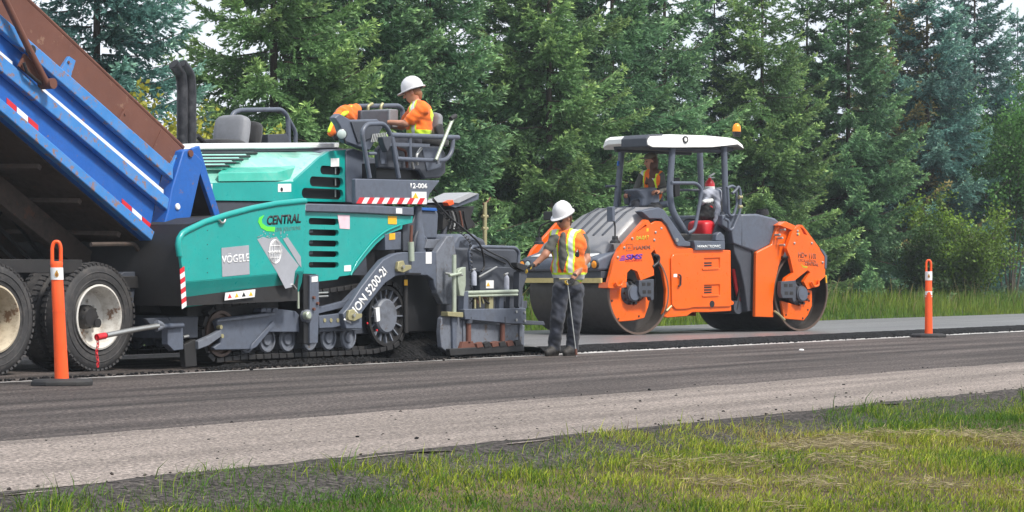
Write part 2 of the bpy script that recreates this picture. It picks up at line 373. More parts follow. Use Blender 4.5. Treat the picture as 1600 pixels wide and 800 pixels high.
g = sheet('ground', [(-900, -0.6), (-60, -0.6), (60, -0.25), (1200, -0.25)], -900, 1500, M['soilf'])
sheet('road', [(-5.55, 0.0), (6.6, 0.0)], -120, 260, M['milled'])
sheet('road_shoulder', [(-7.92, 0.002), (-5.46, 0.004), (-5.44, 0.0)], -120, 260, M['shoulder'], 900, 0.035)
sheet('gravel_edge', [(-8.75, -0.12), (-8.3, -0.05), (-7.96, -0.004), (-7.90, 0.006), (-7.83, 0.008)], -120, 260, M['edge'], 1400, 0.10)
# fresh mat with a rounded, ragged edge
MATH = 0.085
sheet('fresh_asphalt_mat', [(0.41, MATH - .01), (0.46, MATH), (5.1, MATH), (5.25, 0.004)], 1.15, 260, M['mat'], 1600, 0.012)
sheet('mat_edge', [(0.26, 0.004), (0.30, 0.025), (0.33, 0.05), (0.37, MATH - .012), (0.425, MATH + .002)], 1.15, 260, M['matc'], 2600, 0.030)
sheet('far_shoulder', [(5.1, 0.006), (6.1, 0.008), (6.35, -0.03)], -120, 260, M['farsh'], 500, 0.08)

def line_glare_mat():
    m, t, b = nodes('worn_line_and_glare'); co = coords(t, (0.5, 5, 1)); n1 = nd(t, 'ShaderNodeTexNoise', Scale=3.5, Detail=9.0, Roughness=0.75); t.links.new(co, n1.inputs['Vector'])
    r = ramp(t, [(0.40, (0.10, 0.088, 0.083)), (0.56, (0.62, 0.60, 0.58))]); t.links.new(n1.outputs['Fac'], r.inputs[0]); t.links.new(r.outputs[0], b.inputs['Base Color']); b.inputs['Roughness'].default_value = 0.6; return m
M['line'] = line_glare_mat()
sheet('line_and_glare', [(-0.06, 0.004), (0.24, 0.004)], 1.0, 200, M['line'], 600, 0.05)  # strip along the mat: sky glare on wet tack coat, painted as pale colour
sheet('line_and_glare', [(-0.02, 0.004), (0.06, 0.004)], -40, 0.98, M['line'], 200, 0.02)  # remnants of the old white edge line
# verge terrains: near grass and the bank under the spruces
def nz2(x, y, k=0): return math.sin(x * 1.3 + k) * math.cos(y * 1.7 - k) * .5 + math.sin(x * 3.1 + y * 2.3 + k) * .3 + math.sin(x * .43 - y * .6 + 2 * k) * .5
def near_z(s, n):
    d = max(0, -8.3 - n)
    if n > -8.3: return -0.075 + (n + 8.3) * .14
    return -0.075 - 0.045 * min(d, 8) + 0.035 * min(d, 1) * nz2(s, n) 
def far_z(s, n):
    d = max(0, n - 6.0); return -0.02 + 0.03 * min(d, 12) + 0.05 * min(d, 1) * nz2(s * .6, n * .6, 2)
def terrain(name, s0, s1, n0, n1, ds, dn, zf, mat):
    S = np.arange(s0, s1 + ds, ds); N = np.arange(n0, n1 + dn, dn); vs = [(s, n, zf(s, n)) for s in S for n in N]; m = len(N)
    fs = [(i * m + k, (i + 1) * m + k, (i + 1) * m + k + 1, i * m + k + 1) for i in range(len(S) - 1) for k in range(m - 1)]
    me = bpy.data.meshes.new(name); me.from_pydata(vs, [], fs); me.materials.append(mat); me.shade_smooth()
    o = bpy.data.objects.new(name, me); COL.objects.link(o); o.location = RD.o; o.rotation_euler = (0, 0, RD.rz); return tag(o, kind='structure')
terrain('grass_verge', -50, 60, -22.3, -8.3, 0.35, 0.35, near_z, M['soil'])
terrain('far_bank', -60, 130, 6.0, 40, 1.0, 0.6, far_z, M['soilf'])

# ---------------------------------------------------------------- foliage helpers
def foliage_mat(name, trans=0.3, rough=0.6, tint=True):
    m, t, b = nodes(name)
    at = t.nodes.new('ShaderNodeAttribute'); at.attribute_name = 'tone'; oi = t.nodes.new('ShaderNodeObjectInfo')
    c = mixc(t, 1.0, at.outputs['Color'], oi.outputs['Color'], 'MULTIPLY') if tint else at.outputs['Color']
    t.links.new(c, b.inputs['Base Color']); b.inputs['Roughness'].default_value = rough; b.inputs['Specular IOR Level'].default_value = 0.3
    tr = t.nodes.new('ShaderNodeBsdfTranslucent'); t.links.new(c, tr.inputs['Color'])
    mx_ = t.nodes.new('ShaderNodeMixShader'); mx_.inputs[0].default_value = trans
    t.links.new(b.outputs[0], mx_.inputs[1]); t.links.new(tr.outputs[0], mx_.inputs[2])
    t.links.new(mx_.outputs[0], t.nodes['Material Output'].inputs[0]); return m
M['needles'] = foliage_mat('spruce_needles', 0.3, 0.5); M['leaf'] = foliage_mat('broad_leaves', 0.4, 0.5); M['grassm'] = foliage_mat('grass_blades', 0.35, 0.55, False)
M['bark'] = paint('spruce_bark', (0.075, 0.055, 0.042), 0.9, 0.5, (0.03, 0.024, 0.02), scale=3, bmp=0.6)
M['barkg'] = paint('grey_bark', (0.15, 0.125, 0.10), 0.9, 0.5, (0.06, 0.05, 0.04), scale=3, bmp=0.5)

def tri_mesh(name, V, F, tone, mat):
    """V (n,3) array, F (m,k) array of equal polygons, tone (n,3) vertex colour"""
    me = bpy.data.meshes.new(name); k = F.shape[1]
    me.vertices.add(len(V)); me.vertices.foreach_set('co', V.astype(np.float32).ravel())
    me.loops.add(F.size); me.loops.foreach_set('vertex_index', F.astype(np.int32).ravel())
    me.polygons.add(len(F)); me.polygons.foreach_set('loop_start', np.arange(0, F.size, k, dtype=np.int32))
    me.update(calc_edges=True)
    a = me.color_attributes.new('tone', 'FLOAT_COLOR', 'POINT')
    a.data.foreach_set('color', np.hstack([tone, np.ones((len(V), 1))]).astype(np.float32).ravel())
    me.materials.append(mat); return me

def unit(a): return a / np.maximum(np.linalg.norm(a, axis=-1, keepdims=True), 1e-9)

def kites(P, D, Ln, Wd, rng, col, tipcol, curl=0.15):
    """small pointed blades at P along D"""
    n = len(P); r = unit(rng.normal(size=(n, 3))); side = unit(np.cross(D, r)); up = np.cross(side, D)
    a = P; c = P + D * Ln[:, None] + up * (Ln * curl * rng.uniform(-1, 1, n))[:, None]
    mid = P + D * (Ln * .45)[:, None]; b = mid + side * Wd[:, None]; d = mid - side * Wd[:, None]
    V = np.stack([a, b, c, d], 1).reshape(-1, 3); F = np.arange(4 * n).reshape(-1, 4)
    T = np.stack([col, (col + tipcol) / 2, tipcol, (col + tipcol) / 2], 1).reshape(-1, 3)
    return V, F, T

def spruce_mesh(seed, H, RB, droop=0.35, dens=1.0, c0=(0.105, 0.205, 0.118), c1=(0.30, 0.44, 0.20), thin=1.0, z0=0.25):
    rng = np.random.default_rng(seed); B = []
    z = z0
    while z < H - .25:
        f = z / H; k = rng.integers(6, 9)
        for i in range(k):
            B.append((z + rng.uniform(-.14, .14), rng.uniform(0, 2 * math.pi), f))
        z += 0.36 + 0.07 * rng.random()
    P = []; D = []; LN = []; TT = []; BT = []; wood = MB()
    for (bz, az, f) in B:
        Lb = RB * 1.06 * (1 - f) ** 0.92 * rng.uniform(.66, 1.12) + .12
        if rng.random() < .06: Lb *= rng.uniform(.3, .6)
        out_ = np.array([math.cos(az), math.sin(az), 0]); lat = np.array([-out_[1], out_[0], 0])
        rise = 0.55 * f ** 1.2 - 0.10 - droop * (1 - f) * rng.uniform(.3, 1.0); btone = rng.uniform(.6, 1.3)
        nst = max(4, int(Lb / 0.085)); t = np.linspace(0.08, 1, nst)
        upc = rng.uniform(.12, .30) * (1 - f * .5)
        path = out_ * (t * Lb)[:, None] + np.array([0, 0, 1.0]) * ((rise * t + upc * t ** 2.6 - .08 * np.sin(t * 3.1)) * Lb)[:, None] + lat * (rng.normal() * .10 * Lb * t ** 2)[:, None]
        path[:, 2] += bz
        if Lb > .5: wood.tube([path[0], path[nst // 2], path[-1]], [0.012 + .014 * (1 - f), .010, .004], 4)
        tang = unit(np.gradient(path, axis=0))
        for sd in (-1, 1, 0):
            keep = rng.random(nst) < (0.92 if sd else 0.5) * dens
            idx = np.nonzero(keep)[0]
            tw = (0.60 * (1 - t[idx]) ** .8 * min(Lb, 1.9) * .62 + .12) * rng.uniform(.6, 1.2, len(idx))
            dr = tang[idx] * .75 + (lat * sd)[None] * rng.uniform(.55, 1.0, (len(idx), 1)) + np.array([0, 0, 1.0]) * (rng.uniform(-.55, .02, (len(idx), 1)) * (1 if sd else .6) + (0.25 if sd == 0 else 0))
            dr = unit(dr)
            for j, q in enumerate(idx):
                m = max(3, int(tw[j] / 0.015 * thin)); u = np.sort(rng.random(m)); 
                pts = path[q] + dr[j] * (u * tw[j])[:, None]; pts[:, 2] -= (u ** 2) * tw[j] * droop * .55
                dd = unit(dr[j] * .9 + rng.normal(size=(m, 3)) * .36 + np.array([0, 0, .05]))
                P.append(pts); D.append(dd); LN.append(rng.uniform(.06, .14, m)); TT.append(.25 * u + .75 * np.full(m, t[q])); BT.append(np.full(m, btone))
    # leader
    m = 60; P.append(np.column_stack([rng.normal(size=m) * .02, rng.normal(size=m) * .02, H - rng.random(m) * .6])); D.append(unit(rng.normal(size=(m, 3)) * .5 + [0, 0, .8])); LN.append(np.full(m, .09)); TT.append(np.ones(m)); BT.append(np.ones(m))
    P = np.vstack(P); D = np.vstack(D); LN = np.concatenate(LN); TT = np.concatenate(TT)[:, None]; BT = np.concatenate(BT)[:, None]
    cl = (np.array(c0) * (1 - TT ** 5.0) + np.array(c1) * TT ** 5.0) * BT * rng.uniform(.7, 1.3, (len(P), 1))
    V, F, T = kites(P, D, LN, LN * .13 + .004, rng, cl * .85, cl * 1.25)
    return tri_mesh('spruce_crown', V, F, T, M['needles']), wood

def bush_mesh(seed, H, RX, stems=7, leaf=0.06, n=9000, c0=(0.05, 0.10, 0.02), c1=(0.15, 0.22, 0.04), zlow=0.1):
    rng = np.random.default_rng(seed); wood = MB(); P = []; tone = []
    per = n // (stems * 14)
    for i in range(stems):
        a = rng.uniform(0, 6.28); r = RX * rng.uniform(.2, .95); top = np.array([math.cos(a) * r, math.sin(a) * r, H * rng.uniform(.6, 1.0)])
        b0 = np.array([math.cos(a), math.sin(a), 0]) * .15 * rng.random(); mid = b0 * .5 + top * .45 + np.array([0, 0, .12 * H]) 
        wood.tube([b0, mid, top], [.035, .022, .006], 5)
        for k in range(14):
            t = rng.uniform(zlow, 1); q = b0 * (1 - t) ** 2 + mid * 2 * t * (1 - t) + top * t * t
            e = q + rng.normal(size=3) * np.array([.30, .30, .2]) * RX * .9; wood.tube([q, e], [.008, .003], 3)
            u = rng.random((per, 1)) ** .6; pts = q * (1 - u) + e * u + rng.normal(size=(per, 3)) * .09 * max(RX, .7)
            P.append(pts); tone.append(np.full(per, rng.uniform(.6, 1.3)))
    P = np.vstack(P); tone = np.concatenate(tone)[:, None]; m = len(P)
    D = unit(rng.normal(size=(m, 3)) + [0, 0, -.25]); LN = rng.uniform(.7, 1.3, m) * leaf
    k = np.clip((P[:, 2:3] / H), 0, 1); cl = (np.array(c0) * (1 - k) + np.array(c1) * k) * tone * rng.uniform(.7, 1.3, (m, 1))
    V, F, T = kites(P, D, LN, LN * .32, rng, cl, cl * 1.1)
    return tri_mesh('leaf_crown', V, F, T, M['leaf']), wood

def put_tree(name, label, cat, group, loc, cm, wood, H, r0, color, rz, sc_=1.0, trunk=True, bark='bark', lean=0.0):
    e = bpy.data.objects.new(name, None); COL.objects.link(e); e.location = loc; e.rotation_euler = (lean, 0, rz); e.scale = (sc_,) * 3
    tag(e, label, cat, group)
    c = bpy.data.objects.new('crown', cm); COL.objects.link(c); c.parent = e; c.color = color
    tm = wood
    t = bpy.data.objects.new('trunk', tm); COL.objects.link(t); t.parent = e
    return e

def wood_mesh(wood, H, r0, bark):
    if H: wood.tube([(0, 0, -.3), (0, 0, H * .3), (0.03, 0, H * .7), (0, 0, H - .1)], [r0, r0 * .75, r0 * .35, .012], 8)
    o = wood.build('trunk', bark, None, 0, 60); me = o.data; bpy.data.objects.remove(o); return me

# ---------------------------------------------------------------- spruces
SPR = []
for sd_, H_, RB_, dr_, th_ in ((11, 11.0, 2.75, .30, 1.0), (12, 10.4, 2.5, .42, 1.0), (13, 11.6, 2.95, .22, 1.0), (14, 10.0, 2.3, .36, .9)):
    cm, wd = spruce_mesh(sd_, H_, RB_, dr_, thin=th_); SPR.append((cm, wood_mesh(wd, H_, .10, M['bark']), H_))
def at_n(px, n):
    """ground point on the line n seen in picture column px"""
    k = (px - 800) / FPX; nn = RD.n; c = Vector((0, 0, 0)) - RD.o
    t = (n - c.dot(nn)) / (Vector((k, 1, 0)).dot(nn)); return Vector((k * t, t, 0))
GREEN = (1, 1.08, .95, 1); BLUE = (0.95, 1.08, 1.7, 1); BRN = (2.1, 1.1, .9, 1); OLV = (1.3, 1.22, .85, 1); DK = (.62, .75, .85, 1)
TREES = [  # column, distance behind the mat edge, variant, scale, tint, description
    (150, 13.5, 1, 1.02, BLUE, 'tall blue-green spruce with drooping boughs above the brown dump box'),
    (428, 13.2, 0, 1.06, OLV, 'spruce reaching boughs into the sky gap behind the far grey seat'),
    (548, 14.0, 2, 1.02, GREEN, 'broad green spruce behind the empty rail left of the paver operator'),
    (668, 13.4, 3, 1.12, GREEN, 'bushy spruce directly behind the paver operator'),
    (775, 14.2, 1, .84, GREEN, 'spruce with its thin top beside the sky gap right of the paver operator'),
    (858, 13.0, 0, .98, OLV, 'wide olive spruce above the hard hat of the standing worker'),
    (955, 13.6, 2, 1.0, GREEN, 'dense vivid green spruce above the left end of the roller roof'),
    (1040, 14.4, 3, 1.06, GREEN, 'dark spruce behind the middle of the roller roof'),
    (1116, 15.0, 1, .86, DK, 'slender dark spruce with open sky round its top above the amber beacon'),
    (1190, 13.6, 0, .92, OLV, 'spruce with browning inner boughs right of the amber beacon'),
    (1262, 14.4, 3, .92, GREEN, 'narrow spruce with open sky round its top, above the rear drum'),
    (1325, 13.2, 2, .96, GREEN, 'tall green spruce behind and right of the orange rear yoke'),
    (1392, 14.6, 1, 1.08, BRN, 'spruce with brown dying boughs among green neighbours'),
    (1450, 13.4, 0, 1.0, BLUE, 'blue-grey spruce above the orange post on the right'),
    (1522, 14.2, 2, .98, BLUE, 'tall blue spruce near the right edge, hazy at its foot'),
    (1590, 15.6, 1, .92, BLUE, 'spruce at the extreme right edge with bright sky beside it'),
]
for i, (px, n, v, k, colr, lab) in enumerate(TREES):
    p = at_n(px, n); p.z = far_z(*RD.loc(p).xy) - .05
    cm, tm, H_ = SPR[v]
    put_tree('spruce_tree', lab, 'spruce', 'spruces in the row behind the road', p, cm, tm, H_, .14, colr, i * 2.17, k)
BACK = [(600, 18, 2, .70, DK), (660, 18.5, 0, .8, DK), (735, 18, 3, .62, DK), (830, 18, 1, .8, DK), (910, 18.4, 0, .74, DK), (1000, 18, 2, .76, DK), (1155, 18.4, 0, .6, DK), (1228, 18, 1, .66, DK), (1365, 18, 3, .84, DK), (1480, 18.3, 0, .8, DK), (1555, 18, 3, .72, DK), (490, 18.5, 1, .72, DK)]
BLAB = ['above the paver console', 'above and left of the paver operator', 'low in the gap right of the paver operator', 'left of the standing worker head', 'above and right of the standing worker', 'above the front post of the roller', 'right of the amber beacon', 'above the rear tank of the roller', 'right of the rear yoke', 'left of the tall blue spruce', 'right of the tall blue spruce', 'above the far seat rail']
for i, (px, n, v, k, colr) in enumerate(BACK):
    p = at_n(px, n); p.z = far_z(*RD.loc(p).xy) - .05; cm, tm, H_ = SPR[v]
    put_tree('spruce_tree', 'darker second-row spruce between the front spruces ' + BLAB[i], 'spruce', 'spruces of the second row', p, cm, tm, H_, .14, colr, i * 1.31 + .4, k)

# ---------------------------------------------------------------- broad-leaved shrubs
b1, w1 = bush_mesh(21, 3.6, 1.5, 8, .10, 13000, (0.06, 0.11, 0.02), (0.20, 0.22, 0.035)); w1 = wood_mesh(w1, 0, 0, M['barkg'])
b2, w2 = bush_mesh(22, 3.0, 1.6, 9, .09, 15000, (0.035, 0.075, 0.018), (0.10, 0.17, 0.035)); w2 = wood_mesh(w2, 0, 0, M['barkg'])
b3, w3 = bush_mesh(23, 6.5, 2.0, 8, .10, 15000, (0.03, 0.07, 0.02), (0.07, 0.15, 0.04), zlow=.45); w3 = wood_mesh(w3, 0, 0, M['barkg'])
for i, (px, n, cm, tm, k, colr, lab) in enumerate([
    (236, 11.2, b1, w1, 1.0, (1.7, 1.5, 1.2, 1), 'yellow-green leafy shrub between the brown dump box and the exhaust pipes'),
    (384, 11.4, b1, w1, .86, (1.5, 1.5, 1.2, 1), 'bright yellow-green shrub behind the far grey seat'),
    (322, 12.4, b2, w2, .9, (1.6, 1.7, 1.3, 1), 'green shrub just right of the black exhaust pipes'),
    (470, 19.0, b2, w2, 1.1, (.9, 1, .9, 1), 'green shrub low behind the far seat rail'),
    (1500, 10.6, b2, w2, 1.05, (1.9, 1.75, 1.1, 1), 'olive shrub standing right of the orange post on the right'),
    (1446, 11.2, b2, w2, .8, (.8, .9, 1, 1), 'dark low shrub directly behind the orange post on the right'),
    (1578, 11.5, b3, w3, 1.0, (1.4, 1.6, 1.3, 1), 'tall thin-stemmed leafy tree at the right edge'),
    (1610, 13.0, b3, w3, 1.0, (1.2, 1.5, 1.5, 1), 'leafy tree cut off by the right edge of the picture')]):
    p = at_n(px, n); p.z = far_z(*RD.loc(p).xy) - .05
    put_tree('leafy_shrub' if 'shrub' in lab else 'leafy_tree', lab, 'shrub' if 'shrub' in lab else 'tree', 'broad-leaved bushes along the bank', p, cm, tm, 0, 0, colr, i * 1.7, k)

# ---------------------------------------------------------------- grass
def blades(name, S, N, zf, hgt, wid, cols, rng, lean=.5, seg=2):
    n = len(S); Z = np.array([zf(a, b) for a, b in zip(S, N)]); P = np.column_stack([S, N, Z - .01])
    az = rng.uniform(0, 2 * math.pi, n); h = hgt * rng.uniform(.5, 1.25, n); ln = rng.uniform(.1, 1.0, n) * lean
    dirv = np.column_stack([np.cos(az), np.sin(az), np.zeros(n)]); wv = np.column_stack([-np.sin(az + 1.1), np.cos(az + 1.1), np.zeros(n)]) * (wid * rng.uniform(.6, 1.3, n))[:, None]
    up = np.array([0, 0, 1.0])
    m1 = P + dirv * (h * ln * .3)[:, None] + up * (h * .55)[:, None]; tp = P + dirv * (h * ln)[:, None] + up * (h * (1 - ln * ln * .35))[:, None]
    V = np.stack([P - wv, P + wv, m1 + wv * .8, m1 - wv * .8, tp], 1).reshape(-1, 3); k = np.arange(n) * 5
    F = np.concatenate([np.column_stack([k, k + 1, k + 2]), np.column_stack([k, k + 2, k + 3]), np.column_stack([k + 3, k + 2, k + 4])])
    T = np.stack([cols * .8, cols * .8, cols, cols, cols * 1.1], 1).reshape(-1, 3)
    me = tri_mesh(name, V, F, T, M['grassm']); o = bpy.data.objects.new(name, me); COL.objects.link(o)
    o.location = RD.o; o.rotation_euler = (0, 0, RD.rz); return o
rng = np.random.default_rng(5)
# points in the visible wedge, thicker close to the camera
def wedge(n, y0, y1, rng):
    Y = np.sqrt(rng.uniform(y0 ** 2, y1 ** 2, n)); X = rng.uniform(-.31, .34, n) * Y
    dx = X - RD.o.x; dy = Y - RD.o.y; return dx * RD.u.x + dy * RD.u.y, dx * RD.n.x + dy * RD.n.y
def vnoise(S, N, f, k):
    return np.sin(S * f + k) * np.cos(N * f * 1.3 - k) + .6 * np.sin(S * f * 2.3 + N * f * 1.9 + k * 2) + .4 * np.cos(S * f * 4.1 - N * f * 3.7 + k)
S, N = wedge(560000, 8.6, 24, rng); edge = -8.03 + .11 * vnoise(S, N, 1.7, 1) + rng.normal(size=len(S)) * .05
ok = (N < edge); S, N, edge = S[ok], N[ok], edge[ok]; dist = edge - N
c = vnoise(S, N, .8, .5) + rng.normal(size=len(S)) * .75 + np.clip(dist - 1.2, -1.2, 2.0) * .30 - .45
G1, G2, G3, G4 = np.array([.065, .15, .014]), np.array([.30, .36, .022]), np.array([.40, .33, .11]), np.array([.10, .048, .024])
t = np.clip((c + 1.5) / 3.6, 0, 1)[:, None]
cols = np.where(t < .45, G1 + (G2 - G1) * t / .45, np.where(t < .75, G2 + (G3 - G2) * (t - .45) / .3, G3 + (G4 - G3) * (t - .75) / .25)) * rng.uniform(.45, 1.5, (len(S), 1))
thin = rng.random(len(S)) < np.clip(1.0 - .22 * np.maximum(vnoise(S, N, .8, .5), 0) * (dist > .6), .25, 1)
S, N, cols, dist = S[thin], N[thin], cols[thin], dist[thin]
hh = (.032 + .03 * np.clip(1 - dist / .8, 0, 1)) * (1 + 1.1 * (rng.random(len(S)) < .06)) + .025 * np.maximum(vnoise(S, N, 2.3, 4), 0)
tag(blades('grass', S, N, near_z, hh, .0028, cols, rng, .9), 'short patchy green and straw-coloured verge grass in the foreground', 'grass', kind='stuff')
# dry mown clippings lying flat
S, N = wedge(230000, 8.6, 20, rng); f = vnoise(S, N, .8, .5) + .7 * vnoise(S, N, 2.1, 3); ok = (N < -8.75) & (f > .75) & (rng.random(len(S)) < .8); S, N = S[ok], N[ok]; n = len(S)
az = rng.uniform(0, 6.28, n); Lc = rng.uniform(.04, .13, n); zz = np.array([near_z(a, b) for a, b in zip(S, N)]) + rng.uniform(.012, .055, n)
P = np.column_stack([S, N, zz]); D = unit(np.column_stack([np.cos(az), np.sin(az), rng.normal(size=n) * .18])); cl = np.array([.36, .30, .17]) * rng.uniform(.45, 1.25, (n, 1))
V, F, T = kites(P, D, Lc, np.full(n, .0022), rng, cl, cl); me = tri_mesh('grass_clippings', V, F, T, M['grassm']); o = bpy.data.objects.new('grass_clippings', me); COL.objects.link(o); o.location = RD.o; o.rotation_euler = (0, 0, RD.rz)
tag(o, 'dry straw-coloured mown clippings lying on the near verge', 'clippings', kind='stuff')
# weeds in the dark gravel edge + tall grass on the far bank
S = rng.uniform(-40, 110, 70000); N = 6.1 + 5.2 * rng.random(70000) ** 1.3; cc = vnoise(S, N, .5, 2) + rng.normal(size=len(S)) * .5
t = np.clip((cc + 1.6) / 3.2, 0, 1)[:, None]; cols = (np.array([.07, .17, .016]) * (1 - t) + np.array([.20, .26, .03]) * t) * rng.uniform(.6, 1.3, (len(S), 1))
hh = .14 + .36 * np.clip((N - 6.3) / 2.8, 0, 1); seed = (rng.random(len(S)) < .05) & (N > 7.5); cols[seed] = np.array([.26, .22, .10]); hh[seed] *= 1.6
tag(blades('tall_grass', S, N, far_z, hh, .008, cols, rng, .55), 'tall rank grass with pale seed heads on the far bank below the spruces', 'grass', kind='stuff')
S, N = wedge(4000, 9, 40, rng); ok = (N > -8.3) & (N < -7.9); S, N = S[ok], N[ok]; cols = np.array([.06, .11, .02]) * rng.uniform(.6, 1.4, (len(S), 1))
tag(blades('edge_weeds', S, N, lambda a, b: -.03, np.full(len(S), .10), .003, cols, rng, .7), 'sparse weeds sprouting from the dark gravel edge of the shoulder', 'weeds', kind='stuff')

# loose asphalt crumbs scattered over the shoulder and the milled lane
def crumbs(name, S, N, Z, rad, mat, label, cat, rng, zs=.6):
    ico = [(0, 0, -1), (.89, 0, -.45), (.28, .85, -.45), (-.72, .53, -.45), (-.72, -.53, -.45), (.28, -.85, -.45), (.72, .53, .45), (-.28, .85, .45), (-.89, 0, .45), (-.28, -.85, .45), (.72, -.53, .45), (0, 0, 1)]
    fc = [(0, 2, 1), (0, 3, 2), (0, 4, 3), (0, 5, 4), (0, 1, 5), (1, 2, 6), (2, 3, 7), (3, 4, 8), (4, 5, 9), (5, 1, 10), (1, 6, 10), (2, 7, 6), (3, 8, 7), (4, 9, 8), (5, 10, 9), (6, 7, 11), (7, 8, 11), (8, 9, 11), (9, 10, 11), (10, 6, 11)]
    n = len(S); I = np.array(ico)[None] * rng.uniform(.65, 1.3, (n, 12, 1)) * rad[:, None, None]; I[:, :, 2] *= zs
    V = (I + np.column_stack([S, N, Z + rad * .35])[:, None]).reshape(-1, 3); F = (np.array(fc)[None] + (np.arange(n) * 12)[:, None, None]).reshape(-1, 3)
    me = tri_mesh(name, V, F, np.ones((len(V), 3)), mat); o = bpy.data.objects.new(name, me); COL.objects.link(o); o.location = RD.o; o.rotation_euler = (0, 0, RD.rz)
    return tag(o, label, cat, kind='stuff')
S, N = wedge(13000, 12, 45, rng); ok = (N > -7.9) & (N < -5.2) & (rng.random(len(S)) < .55); S, N = S[ok], N[ok]
crumbs('asphalt_crumbs', S, N, np.zeros(len(S)), rng.uniform(.002, .0085, len(S)) * (1 + (rng.random(len(S)) < .05) * 1.0), M['matc'], 'black asphalt crumbs scattered over the pale shoulder', 'crumbs', rng)
S = rng.uniform(-10, 60, 3600); N = .28 - np.abs(rng.normal(size=3600)) * .10; 
crumbs('mat_edge_crumbs', S, N, np.full(3600, .004), rng.uniform(.005, .022, 3600), M['matc'], 'loose black crumbs along the edge of the fresh asphalt mat', 'crumbs', rng)
S = rng.uniform(-25, 80, 6000); N = -8.0 + rng.normal(size=6000) * .13
crumbs('edge_gravel', S, N, np.minimum(-.01 + (N + 7.9) * .12, .004), rng.uniform(.004, .013, 6000), M['edge'], 'dark gravel along the near edge of the shoulder', 'gravel', rng)
# ================================================================ DUMP TRUCK
T = Frame(157, 580, 33.5)
truck = T.empty('dump_truck', 'blue dump truck with its rusty box raised, at the left edge', 'truck')
def ln(m_pts):                                # straight edge of the box in picture columns
    (x0, y0), (x1, y1) = m_pts; return lambda x: y0 + (y1 - y0) * (x - x0) / (x1 - x0)
XL, XR = -330, 262
Lb = ln([(0, 182), (236, 384)]); Lt = ln([(0, 30), (264, 262)])
def strip(o_name, f0, f1, x0, x1, n0, n1, mat, bev=.006, parent=None, shift=(0, 0)):
    pts = T.pl([(x0, f0(x0)), (x1, f0(x1)), (x1 + shift[1], f1(x1 + shift[1])), (x0 + shift[0], f1(x0 + shift[0]))], 0)
    return MB().prism(pts, n0, n1).build(o_name, mat, parent or truck, bev)
off = lambda f, d0, d1: (lambda x: f(x) + d0 + (d1 - d0) * x / 262)
# side wall with three proud rails
wall = strip('box_side', Lt, Lb, XL, XR - 6, 0.0, 0.07, M['blue'], .004, shift=(0, -26))
strip('side_rail', Lt, off(Lt, 24, 22), XL, 262, -0.075, 0.0, M['blue_lt'], .01, wall)
strip('side_rail', off(Lt, 62, 55), off(Lt, 88, 76), XL, 256, -0.075, 0.0, M['blue_lt'], .01, wall)
strip('side_rail', off(Lb, -20, -18), Lb, XL, 240, -0.085, 0.0, M['blue_lt'], .01, wall)
strip('side_rail', off(Lb, -24, -22), off(Lb, -20.5, -18.5), XL, 240, -0.05, 0.0, M['blue'], .006, wall)
for x0, x1 in ((-300, 18), (62, 254)):
    strip('white_stripe', off(Lt, 51, 43), off(Lt, 60, 53.5), x0, x1, -0.012, 0.0, M['whitet'], 0, wall)
for xs in ((10, 26, 44, 60), (190, 206, 222, 236)):
    for i in range(3):
        strip('reflector_tape', off(Lb, -38, -33), off(Lb, -27, -23), xs[i], xs[i + 1] - 1, -0.006, 0.0, M['whitet'] if i == 1 else M['redt'], 0, wall)
# rear corner post and hanging tailgate
post = MB().prism(T.pl([(276, 236), (284, 233), (296, 241), (307, 253), (288, 338), (277, 366), (264, 393), (252, 404), (240, 394), (237, 384), (252, 330), (258, 296)], 0), -0.09, 0.10).build('rear_post', M['blue'], truck, .012)
q = T.p(277, 323, -.09); MB().lathe(q, (0, -1, 0), [(-.01, .034), (.01, .034), (.018, .026), (.018, .0)], 18).build('marker_lamp', M['whitet'], post, 0)
MB().prism(T.pl([(245, 368), (260, 376), (257, 384), (242, 376)], 0), -.097, -.09).build('reflector_tape', M['redt'], post)
gate = MB().prism(T.pl([(294, 233), (306, 228), (339, 338), (331, 342)], 0), -0.05, 0.0).build('tailgate', M['blue'], truck, .006); MB().prism(T.pl([(299, 238), (304, 234), (336, 338), (331, 340)], 0), 0.002, 2.5).build('gate_panel', M['blackm'], gate, .004)
q = T.p(293, 240, -.06); MB().cyl(q, (0, 1, 0), .035, .1).build('hinge_pin', M['rust'], gate)
# rusty sideboards on top of the near and the far wall
Lbt = ln([(44, 0), (288, 232)])
def board(name, n0, n1, m):
    pts = T.pl([(XL, Lbt(XL)), (268, Lbt(268)), (288, 233), (276, 240), (264, 262), (XL, Lt(XL))], 0)
    return MB().prism(pts, n0, n1).build(name, m, truck, .006)
sb = board('sideboard', 0.015, 0.055, M['rust'])
MB().tube([T.p(-300, Lbt(-300), .035), T.p(286, Lbt(286) + .5, .035)], .022, 8).build('top_edge', M['rust'], sb)
MB().bar(T.p(252, 203, .01), T.p(237, 236, .01), .012, .01).build('weld_seam', M['rust'], sb)
far = MB().prism(T.pl([(XL, Lbt(XL)), (268, Lbt(268)), (288, 233), (240, 392), (236, 384), (XL, Lb(XL))], 0), 2.38, 2.46).build('box_side', M['rust'], truck, .006); far['label'] = 'far wall of the raised box'
for (pts, mk) in (([(93, 108), (106, 88), (116, 95), (108, 122)], 'blue_lt'), ([(183, 188), (194, 169), (203, 178), (196, 202)], 'rust'), ([(262, 264), (277, 237), (287, 244), (273, 273)], 'blue_lt')):
    b = MB().prism(T.pl(pts, 0), -.02, .02).build('board_bracket', M[mk], sb, .003)
    c = T.p(sum(p[0] for p in pts) / 4 + 1, sum(p[1] for p in pts) / 4 - 6, -.02); MB().cyl(c, (0, 1, 0), .014, .02, 10).build('bolt', M['rust'], b)
